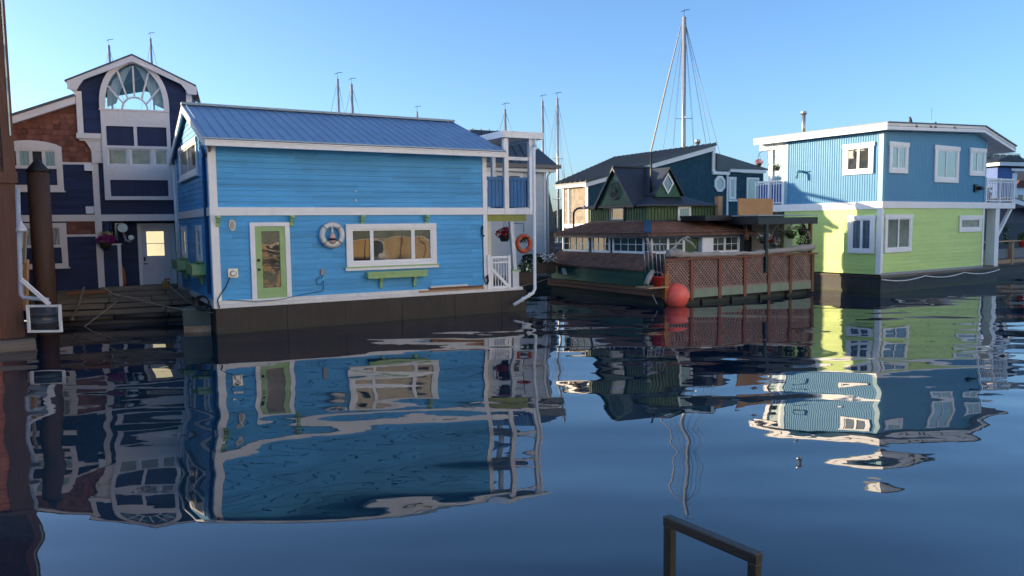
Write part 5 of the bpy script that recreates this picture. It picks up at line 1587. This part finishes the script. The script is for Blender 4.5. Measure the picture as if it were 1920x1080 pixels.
ow = MB(fr).plate(oc, [oi], .02, .09).build('octagon_window', M['white'], teal)
MB(fr).plate([((p[0] - 8.53) * 1.1 + 8.53, (p[1] - 4.92) * 1.1 + 4.92) for p in oi], [], .02, .04).build('pane', M['pane_curtain'], ow)
window(fr, teal, 9.22, 9.75, 4.12, 5.30, cas=.09, splits=(0, 1), pane='pane_curtain', d=.02)
dw = MB(fr); dw.plate([(10.55, 3.2), (11.5, 3.2), (11.5, 5.3), (10.55, 5.3)], [[(10.64, 3.3), (11.41, 3.3), (11.41, 5.2), (10.64, 5.2)]], .02, .08)
dv = dw.build('glass_door', M['white'], teal); MB(fr).box(10.62, 11.43, 3.28, 5.22, .02, .04).build('pane', M['pane_curtain'], dv)
x, z = TF_.f(1308, 262, 2.0)
q = MB(); q.lathe([(.10, 6.3), (.10, z - .2)], (x, 2.0, 0), 12); q.lathe([(.16, z - .2), (.16, z - .02), (.15, z)], (x, 2.0, 0), 12)
q.build('chimney', M['steel'], teal)
MB().box(-.4, 12.4, -.6, 8, -.4, .58).build('float', M['wood_dark'], teal)

# ------------------------------------------------------------------ white house behind the blue one
WF = Frame(1.558, 35.0, 30.4)
whh = house('white_house', 'white clapboard house with steep grey metal roof behind the porch of the blue house', WF)
M['clap_white'] = boards('white_boards', (0.62, 0.64, 0.66), .16, .6, 3, .04)
fr = front()
whh.scale = (1.0286, 1.0286, 1.0286); whh.location = (1.603, 36.0, -.0815)
b = MB(fr).siding([(-3.9, .6), (0, .6), (0, 5.5), (-3.9, 5.5)], .16); b.mp = None; b.box(-3.9, -.02, .02, 4, .5, 5.5)
b.mp = lambda a, c, e: (e, a, c); b.prism([(.01, 5.4), (3.6, 5.4), (3.6, 7.4), (.01, 6.4)], -3.9, -3.3); b.build('wall', M['clap_white'], whh)  # hidden raised end added to cast the slanted shadow on the lime house
MB(lambda a, c, e: (e, a, c)).prism([(-1.25, 6.33), (3.8, 7.48), (3.8, 7.56), (-1.25, 6.42)], -4.05, -3.2).build('shade_wing_roof', M['roof_metal'], whh)
E_ = [(-4.0, -.4, 5.6), (.45, -.4, 5.6), (.45, 4.3, 5.6), (-4.0, 4.3, 5.6)]
U_ = [(-3.3, .95, 7.15), (-.75, .95, 7.15), (-.75, 2.9, 7.15), (-3.3, 2.9, 7.15)]
rf = MB()
for i in range(4):
    j = (i + 1) % 4
    rf.quad(E_[i], E_[j], U_[j], U_[i])
rf.quad(*U_); rf.quad(*E_)
x = -3.2
while x < -.9: rf.beam((x, -.40, 5.63), (x, .95, 7.18), .05, .06); x += .42
y = .2
while y < 4.2: rf.beam((.45, y, 5.63), (-.75, min(max(y, .95), 2.9), 7.18), .05, .06); y += .5
rf.build('roof', paint('slate_metal_roof', (0.075, 0.095, 0.115), .45, .15, 2, metal=.2), whh)
q = MB(); q.box(-4.0, .55, -.55, -.40, 5.42, 5.58); q.box(.45, .6, -.4, 4.3, 5.42, 5.58)
q.build('gutter', paint('brown_gutter', (0.17, 0.15, 0.13), .5), whh)
q = MB(fr); q.box(-3.9, .4, 5.26, 5.40, .02, .36); q.build('fascia', M['white'], whh)
q = MB(fr); q.box(-.08, .04, .6, 5.25, .0, .05); q.tube([(.28, 5.4, .3), (.1, 5.1, .1), (.1, .8, .1)], .045, 8); q.build('corner_board', M['white'], whh)
window(fr, whh, -2.7, -1.2, 4.4, 5.22, cas=.1, splits=(0, .5, 1), pane='pane_room')
MB(fr).box(-3.35, -2.95, 4.5, 5.3, .0, .25).build('vent_box', M['vinyl'], whh)
xr, zr = WF.f(1044, 437, .1)
sl_ = MB(lambda a, c, e: (a, e, c)); sl_.prism([(.06, 5.25), (xr, zr), (.06, zr)], .05, 3.2)
for k in range(5): sl_.mp = None; sl_.beam((.08, .3 + k * .45, 5.2), (xr + .01, .3 + k * .45, zr), .03, .05)
sl_.build('side_roof', paint('grey_side_roof', (0.085, 0.115, 0.135), .5, .15, 2, metal=.2), whh)
MB().box(.06, xr - .05, .2, 3.1, .5, zr - .01).build('lean_to', paint('rubble_wall', (0.16, 0.12, 0.10), .8, .6, 8), whh)
MB().box(-4.3, 1.2, -1.2, 4.6, -.4, .58).build('float', M['wood_dark'], whh)
# ---- walkway with planters between blue house and cabin
wk = thing('walkway', 'grey plank walkway behind the blue house and the green cabin', 'dock', (BF.x, BF.y, 0), BF.yaw)
q = MB()
for k in range(36): q.box(6.0 + k * .25, 6.235 + k * .25, 6.95, 8.6, .50, .55)
q.build('deck_board', M['wood_grey'], wk)
MB().box(6.0, 15, 7.0, 8.5, -.3, .49).build('float_body', M['wood_dark'], wk)
q = MB(); q.beam((9.9, 7.0, .60), (12.5, 7.02, .60), .14, .12); q.beam((12.6, 7.0, .60), (14.8, 7.0, .60), .14, .12); q.build('kerb_beam', M['drift'], wk)
random.seed(21)
def planter_box(px, py, depth, w_, leafm, flm, nl, nf, label, hgt=.45):
    p = at(px, py, depth)
    t = thing('planter', label, 'planter', (p.x, p.y, p.z), BF.yaw, 'planters on the walkway')
    MB().box(-w_ / 2, w_ / 2, -.2, .2, -hgt, 0).build('box', M['wood_dark'], t)
    MB().leaves((0, 0, .12), (w_ * .55, .3, .26), nl, .07).build('leaves', M[leafm], t)
    if nf: MB().leaves((0, -.06, .2), (w_ * .58, .32, .24), nf, .065).build('flowers', M[flm], t)
    return t
planter_box(1024, 492, 31.6, .75, 'leaf_dark', 'fl_white', 120, 110, 'planter full of white flowers beside the left end of the green cabin')
planter_box(998, 493, 30.5, .9, 'leaf_dark', None, 240, 0, 'dark leafy planter behind the white drain pipe of the blue house')
planter_box(985, 510, 29.5, .8, 'leaf', 'fl_white', 120, 40, 'low planter with a few white blooms behind the porch gate')
def onB(px, py, y): x, z = BF.f(px, py, y); return BF.w(x, y, z)
lifebuoy(onB(982, 457, 1.6), BF.yaw, .27, .08, 'orange', 'orange life ring hanging in the gap beside the porch of the sky blue house')
hb = MB(); hb.tube([onB(962, 419, 1.6), onB(982, 419, 1.6), onB(982, 436, 1.6)], .014, 6)
hb.leaves(tuple(onB(982, 448, 1.6)), (.22, .12, .14), 90, .05)
tag(hb.build('hanging_moss_planter', M['leaf_dark']), 'dark mossy planter hanging from a bracket above the orange porch life ring', 'planter')

# ------------------------------------------------------------------ street lamp
lp0 = at(1076, 500, 34.6); lt = at(1075, 400, 34.6); lh = at(1094, 392, 34.6)
lamp = thing('street_lamp', 'slim brown gooseneck street lamp in front of the tan shingled wall', 'street lamp', (lp0.x, lp0.y, .5))
r_ = .30
top = lh.z - .5 + .05
MB().tube([(0, 0, 0), (0, 0, top - r_)] + [(r_ - r_ * math.cos(a), 0, top - r_ + r_ * math.sin(a)) for a in [.26, .52, .79, 1.05, 1.31, 1.57]] + [(.45, 0, top)], .045, 8).build('pole', paint('brown_pole', (0.06, 0.04, 0.035), .5), lamp)
MB().lathe([(.03, .12), (.05, .06), (.24, .0), (.26, -.05), (.22, -.06)], (.52, 0, top), 16).build('lamp_head', paint('lamp_grey', (0.22, 0.24, 0.27), .4), lamp)

# ------------------------------------------------------------------ sailboats behind the houses
HULL = None
def sailboat(px, top_y, depth, dia, label, spreaders=((.55, 1.0),), stays=((-3.0, 0), (3.4, 0)), furl=None, cover=False, yaw=20, lean=0.0):
    p = at(px, top_y, depth)
    t = thing('sailboat', label, 'sailboat', (p.x, p.y, 0), R(yaw), 'sailboats moored behind the houses')
    global HULL
    H_ = p.z
    if HULL is None:
        h = MB()
        sec = []
        for i in range(9):
            k = i / 8
            x = -4.6 + 9.2 * k
            w_ = 1.5 * math.sin(math.pi * min(1, .18 + .82 * (1 - k))) ** .6 if k < 1 else .02
            w_ = 1.45 * (1 - k ** 3) * (.75 + .25 * min(1, k * 3))
            sec.append([(x, -w_, 1.0 + .15 * k), (x, -w_ * .85, .3), (x, 0, -.3), (x, w_ * .85, .3), (x, w_, 1.0 + .15 * k)])
        vs_ = [q for s_ in sec for q in s_]
        h.add(vs_, [(i * 5 + j, (i + 1) * 5 + j, (i + 1) * 5 + j + 1, i * 5 + j + 1) for i in range(8) for j in range(4)] + [(i * 5, i * 5 + 4, (i + 1) * 5 + 4, (i + 1) * 5) for i in range(8)] + [(0, 1, 2, 3, 4)])
        h.prism([(-2.0, -.8), (1.6, -.6), (1.6, .6), (-2.0, .8)], 1.0, 1.45)
        HULL = h.build('hull', paint('grey_blue_hull', (0.10, 0.13, 0.17), .35, .1, 2), t)
    else:
        o = HULL.copy(); COL.objects.link(o); o.parent = t
    MB().tube([(0, 0, 1.2), (lean, 0, H_)], [dia / 2, dia * .42], 10).build('mast', M['mast'], t)
    s_ = MB()
    for f_, w_ in spreaders:
        z = H_ * f_
        s_.tube([(0, -w_ / 2, z), (0, 0, z + .08), (0, w_ / 2, z)], .022, 5)
        s_.tube([(-w_ * .4, .0, z), (w_ * .4, 0, z)], .022, 5)
    if spreaders: s_.build('spreader', M['steel'], t)
    r = MB()
    tip = (lean, 0, H_ - .1)
    for sx, sy in stays: r.tube([tip, (sx, sy, 1.1)], .015, 4)
    for f_, w_ in spreaders:
        for s2 in (-1, 1): r.tube([tip, (s2 * w_ * .4, 0, H_ * f_), (s2 * .9, 0, 1.1)], .009, 4)
    r.build('rigging', M['wire'], t)
    if furl: MB().tube([(lean + furl * .02, 0, H_ - .5), (furl * .5, 0, H_ * .5 + .5), (furl, 0, 1.4)], [.03, .07, .05], 7).build('furled_sail', M['drift'], t)
    v = MB(); v.tube([(lean, 0, H_), (lean, 0, H_ + .45)], .014, 4); v.tube([(lean - .2, 0, H_ + .33), (lean + .05, 0, H_ + .45), (lean + .35, 0, H_ + .45)], .02, 4)
    v.build('wind_vane', M['blackmetal'], t)
    if cover:
        c = MB(); c.tube([(-.2, 0, 2.35), (-1.6, 0, 2.3), (-3.4, 0, 2.25)], [.3, .24, .12], 8); c.build('sail_cover', paint('navy_canvas', (0.012, 0.016, 0.04), .8), t)
    return t
M['mast'] = paint('mast_alloy', (0.42, 0.42, 0.41), .4, .06, 3, metal=.3)
M['wire'] = paint('rigging_wire', (0.20, 0.21, 0.22), .5, .1)
sailboat(204, 85, 60, .22, 'short mast above the left slope of the navy tower roof', yaw=5)
sailboat(282, 72, 62, .20, 'white mast above the right slope of the navy tower roof', yaw=5)
sailboat(633, 148, 56, .20, 'left mast of the close pair above the blue metal roof', yaw=10, stays=((-3, 0), (2.2, 0)))
sailboat(659, 158, 58, .24, 'thicker right mast of the close pair above the blue metal roof', yaw=10)
sailboat(782, 209, 66, .16, 'small mast tip above the right end of the blue metal roof', yaw=10)
sailboat(947, 205, 56, .20, 'mast rising just above the white pergola beam', yaw=10)
sailboat(1017, 189, 60, .22, 'mast directly right of the white pergola with a dark slanting stay', yaw=10, stays=((3.3, 0),))
sailboat(1045, 184, 62, .22, 'tall mast standing clear in the gap left of the tan wall', spreaders=((.63, 1.1), (.38, 1.2)), yaw=10, stays=((2.4, 0), (-2, 0), (1.2, .5)), cover=True)
big = sailboat(1283, 32, 50, .31, 'largest mast with furled foresail, towering over the teal house', spreaders=((.60, 1.5), (.38, 2.0)), stays=((4.1, 0), (3.4, .3), (-2.4, 0), (2.7, -.2)), furl=None, yaw=0)
pa = at(1277, 48, 49.6); pm = at(1252, 150, 49); pbm = at(1221, 282, 48); pd_ = at(1221, 288, 48)
il = big.matrix_world.inverted() if False else Matrix.Translation(-Vector(big.location))
fs = MB(); fs.tube([il @ pa, il @ pm, il @ pbm, il @ Vector((pd_.x, pd_.y, 1.3))], [.03, .05, .055, .05], 8); fs.build('furled_sail', paint('sail_cloth', (0.42, 0.37, 0.31), .8, .2, 4), big)

# ------------------------------------------------------------------ far right background
GF = Frame(*RF.w(9.7, 1.6, 0)[:2], 33)
rd = thing('timber_dock', 'timber dock with tan railing at the right edge of the water', 'dock', (GF.x, GF.y, 0), GF.yaw)
q = MB()
for k in range(60): q.box(-.1 + k * .25, .135 + k * .25, .0, 3.0, .50, .56)
q.build('deck_board', M['wood_grey'], rd)
MB().box(-.1, 15, .15, 3, -.3, .49).build('float_body', M['wood_dark'], rd)
def onG(px, py, y): x, z = GF.f(px, py, y); return GF.w(x, y, z)
xz = GF.f(1897, 452, .1)
for k, x in enumerate((xz[0] - 2.3, xz[0], xz[0] + 2.3, xz[0] + 4.6, xz[0] + 6.9)):
    if x > .1: MB().box(x - .09, x + .09, .02, .18, .562, xz[1] - .03).build('post', M['wood_tan'], rd)
MB().box(-.1, 15, -.03, .2, xz[1] - .028, xz[1] + .04).build('handrail', M['wood_tan'], rd)
q = MB(); q.box(.0, 15, .05, .13, .60, .80); q.build('kick_board', M['wood_tan'], rd)
MB().box(.05, 15, .19, .2, .85, 1.35).build('rail_panel', paint('grey_rail_panel', (0.20, 0.20, 0.19), .6, .2), rd)
nb = house('navy_boathouse', 'dark purple navy plank boathouse behind the timber dock at the right edge', GF)
M['plank_navy'] = boards('purple_navy_planks', (0.045, 0.045, 0.085), .19, 0, 4, .25, vertical=True)
q = MB(front(3.3)); q.box(-.6, 14, .5, 3.55, -.2, .0); q.build('wall', paint('dark_navy_wall', (0.01, 0.012, 0.03), .6, .3), nb)
q = MB(front(3.3)); u = -.6
while u < 14: q.box(u, u + .17, 2.62, 3.55, .0, .03); u += .19
q.build('plank_band', M['plank_navy'], nb)
(xa, za) = GF.f(1901, 384, 2.6)
q = MB(front(2.6)); q.prism([(xa - .3, za + .12), (xa + 7, za - .9), (xa + 7, za - .62), (xa - .3, za + .38)], .0, .08); q.build('fascia', M['white'], nb)
q = MB(front(2.6)); q.prism([(xa - .3, za + .40), (xa + 7, za - .60), (xa + 7, za - .55), (xa - .3, za + .45)], -3, .1); q.build('roof', M['roof_metal'], nb)
random.seed(31)
pv = onG(1887, 437, 2.0)
pt = thing('hanging_vine', 'trailing green vine with white blooms hanging against the navy boathouse', 'plant', pv, 0)
MB().leaves((0, 0, -.1), (.16, .16, .6), 120, .06).build('leaves', M['leaf'], pt)
MB().leaves((.0, 0, -.1), (.15, .15, .5), 25, .045).build('flowers', M['fl_white'], pt)
pv = onG(1917, 458, .0)
pt = thing('flower_pot', 'red pot with a leafy plant on the dock railing at the right edge', 'flower pot', (pv.x, pv.y, pv.z - .1), 0)
MB().lathe([(.12, -.05), (.2, .2), (.22, .3), (.19, .3)], (0, 0, 0), 16).build('pot', paint('red_pot', (0.55, 0.04, 0.03), .4), pt)
MB().leaves((0, 0, .45), (.24, .24, .28), 130, .07).build('leaves', M['leaf'], pt)
# distant blue house with glass balcony
VF = Frame(*at(1866, 420, 48)[:2], 20)
dh = house('distant_blue_house', 'distant blue house with flat black roof and glass terrace beyond the lime house', VF)
def rV(a, b): return VF.rectf(a, b)
x0, x1, z0, z1 = rV((1871, 314), (1899, 400)); 
q = MB(front()).siding([(x0, .5), (x1, .5), (x1, z1), (x0, z1)], .2); q.mp = None; q.box(x0 + .02, x1, .02, 5, .5, z1); q.build('wall', paint('mid_blue_boards', (0.06, 0.13, 0.36), .6, .1), dh)
a0, a1, c0, c1 = rV((1871, 304), (1912, 312)); MB(front()).box(a0 - .3, a1, c0, c1, -5, .35).build('fascia', M['white'], dh)
a0, a1, c0, c1 = rV((1864, 293), (1912, 304)); MB(front()).prism([(a0 - .3, c0 + .0), (a1, c0), (a1 - .6, c1), (a0 + .6, c1)], -5, .45).build('roof', M['roof_black'], dh)
a0, a1, c0, c1 = rV((1872, 284), (1935, 300))
q = MB(front(.8)); q.box(a0, a1, c1 - .06, c1, -.03, .03)
for k in range(6): q.box(a0 + (a1 - a0) * k / 5 - .02, a0 + (a1 - a0) * k / 5 + .02, c0, c1 - .06, -.02, .02)
gl = q.build('terrace_rail', M['steel'], dh); MB(front(.8)).box(a0, a1, c0, c1 - .08, -.006, .006).build('pane', M['pane_clear'], gl)
a0, a1, c0, c1 = rV((1899, 316), (1960, 322)); MB(front()).box(a0 - .2, a1, c0, c1, -4, .1).build('porch_roof', M['white'], dh)
a0, a1, c0, c1 = rV((1898, 316), (1902, 420)); MB(front()).box(a0, a1, .5, c1 - .3, -.1, .05).build('post', M['white'], dh)
a0, a1, c0, c1 = rV((1905, 296), (1950, 314)); MB(front()).prism([(a0, c0), (a1, c0), (a1, c1), (a0 + .7, c1)], -3, .2).build('grey_gable', paint('grey_gable', (0.25, 0.27, 0.28), .6), dh)
UF = Frame(*at(1895, 420, 85)[:2], 15)
fh = house('far_white_house', 'small far white building with a brown roof at the right edge', UF)
a0, a1, c0, c1 = UF.rectf((1902, 352), (1990, 385)); MB(front()).box(a0, a1, .0, c1, -6, 0).build('wall', M['white'], fh)
q = MB(front())
for k in range(5): q.box(a0 + .6 + k * 1.1, a0 + 1.2 + k * 1.1, c0 + .5, c0 + 1.2, .0, .05)
q.build('window', M['pane_dark'], fh)
MB(front()).prism([(a0 - .3, c1), (a1, c1), (a1 - .5, c1 + .8), (a0 + .4, c1 + .8)], -6.3, .3).build('roof', paint('red_brown_roof', (0.16, 0.05, 0.04), .7), fh)
MB(front()).box(a0 + 1.0, a0 + 3.2, c1 + .8, c1 + 2.4, -4, -1).build('upper_storey', paint('tan_block', (0.42, 0.27, 0.17), .7, .1), fh)

# ------------------------------------------------------------------ boathouse across the basin, seen only in the windows
och = thing('ochre_boathouse', 'long ochre boathouse with white trim mirrored in the windows of the blue house', 'boathouse', (25.5, -4, 0), R(8))
MB().box(0, 6, -14, 16, .3, 1.95).build('wall', boards('ochre_boards', (0.66, 0.46, 0.22), .2, 0, 3, .08, vertical=True), och)
MB().box(-.12, .0, -14, 16, 1.95, 2.12).build('band', M['white'], och)
MB(lambda a, b_, c: (a, c, b_)).prism([(-.5, 2.12), (3, 4.4), (6.5, 2.12)], -14.4, 16.4).build('roof', paint('sage_roof', (0.25, 0.29, 0.22), .6, .2), och)
for k in range(14):
    y = -13 + k * 2.1; MB(side(0)).box(y, y + .09, .3, 1.94, .01, .07).build('post', M['wood_brown'], och)
for k in range(4):
    w_ = MB(side(0)); y = -11 + k * 6.9; w_.plate([(y, .5), (y + 1.1, .5), (y + 1.1, 1.8), (y, 1.8)], [[(y + .1, .6), (y + 1.0, .6), (y + 1.0, 1.7), (y + .1, 1.7)]], .01, .08)
    wv = w_.build('window', M['white'], och); MB(side(0)).box(y + .08, y + 1.02, .58, 1.72, .01, .03).build('pane', M['pane_dark'], wv)
MB().box(-1.5, 6.5, -15, 17, -.4, .28).build('float', M['wood_grey'], och)

# ------------------------------------------------------------------ foreground ladder rail
ra, rb_ = lev(1256, 977, 1.5), lev(1415, 1044, 1.5)
lr = thing('ladder_rail', 'dark green square tube handrail in the foreground, bottom edge of the photo', 'handrail', (0, 0, 0))
M['rail_green'] = paint('dark_green_rail', (0.007, 0.012, 0.010), .45, .3, 12, bump=.05, dirt=.2)
d_ = (rb_ - ra).normalized()
w_ = .045
MB().beam(ra - d_ * w_ / 2, rb_ + d_ * w_ / 2, w_, w_).build('top_bar', paint('worn_top_bar', (0.012, 0.012, 0.013), .4, .35, 14, bump=.06, dirt=.2), lr, bevel=.004)
for p in (ra, rb_):
    q = MB(); n_ = d_.cross(Vector((0, 0, 1)))
    h = w_ / 2 - .0015
    vs_ = [p + d_ * (sx * h) + n_ * (sy * h) + Vector((0, 0, z)) for z in (-2.2, -w_ / 2) for sx, sy in ((-1, -1), (1, -1), (1, 1), (-1, 1))]
    q.add(vs_, [(0, 1, 2, 3), (7, 6, 5, 4), (0, 4, 5, 1), (1, 5, 6, 2), (2, 6, 7, 3), (3, 7, 4, 0)])
    q.build('upright', M['rail_green'], lr, bevel=.004)
# ------------------------------------------------------------------ added unseen house left of the frame: it keeps the low sun off the rail
nh = thing('sun_block_house', 'added unseen grey shingled house shading the rail from the left', 'house', (-19, 2, 0))
MB().box(0, 6, -9, 6, .3, 6.5).build('wall', shingle_mat('grey_shingles', (0.20, 0.18, 0.16), .16, .14), nh)
MB(lambda a, b_, c: (a, c, b_)).prism([(-.5, 6.5), (3, 8.6), (6.5, 6.5)], -9.4, 6.4).build('roof', M['roof_metal'], nh)
MB().box(-1, 7, -10, 7, -.4, .28).build('float', M['wood_grey'], nh)
# ------------------------------------------------------------------ invented tall buildings behind the camera, added to bounce sun onto shaded fronts
def bounce_building(name, label, x, y0, y1, h, col, yaw=0):
    t = thing(name, label, 'building', (x, 0, 0), yaw, 'added buildings bouncing sunlight from out of view')
    MB().box(0, 9, y0, y1, .3, h).build('wall', paint(name + '_stucco', col, .7, .06, 1.5, dirt=.1), t)
    MB().box(-.25, 9.2, y0 - .2, y1 + .2, h, h + .35).build('cornice', M['white'], t)
    n = int((y1 - y0) / 6)
    for fl in range(int(h // 3)):
        for k in range(n):
            y = y0 + (k + .5) * (y1 - y0) / n
            z = 1.4 + fl * 3
            f = MB(side(0)).plate([(y - .6, z), (y + .6, z), (y + .6, z + 1.4), (y - .6, z + 1.4)], [[(y - .5, z + .1), (y + .5, z + .1), (y + .5, z + 1.3), (y - .5, z + 1.3)]], .01, .08)
            w_ = f.build('window', M['white'], t)
            MB(side(0)).box(y - .52, y + .52, z + .08, z + 1.32, .01, .03).build('pane', M['pane_dark'], w_)
bounce_building('cream_bounce_block', 'added tall cream building out of view behind the ochre boathouse, bouncing sunlight', 34, -20, 13, 30, (0.86, 0.80, 0.70))
bounce_building('white_bounce_block', 'added tall white building out of view beside the cream one, bouncing sunlight', 32, -60, -22, 30, (0.86, 0.85, 0.82))
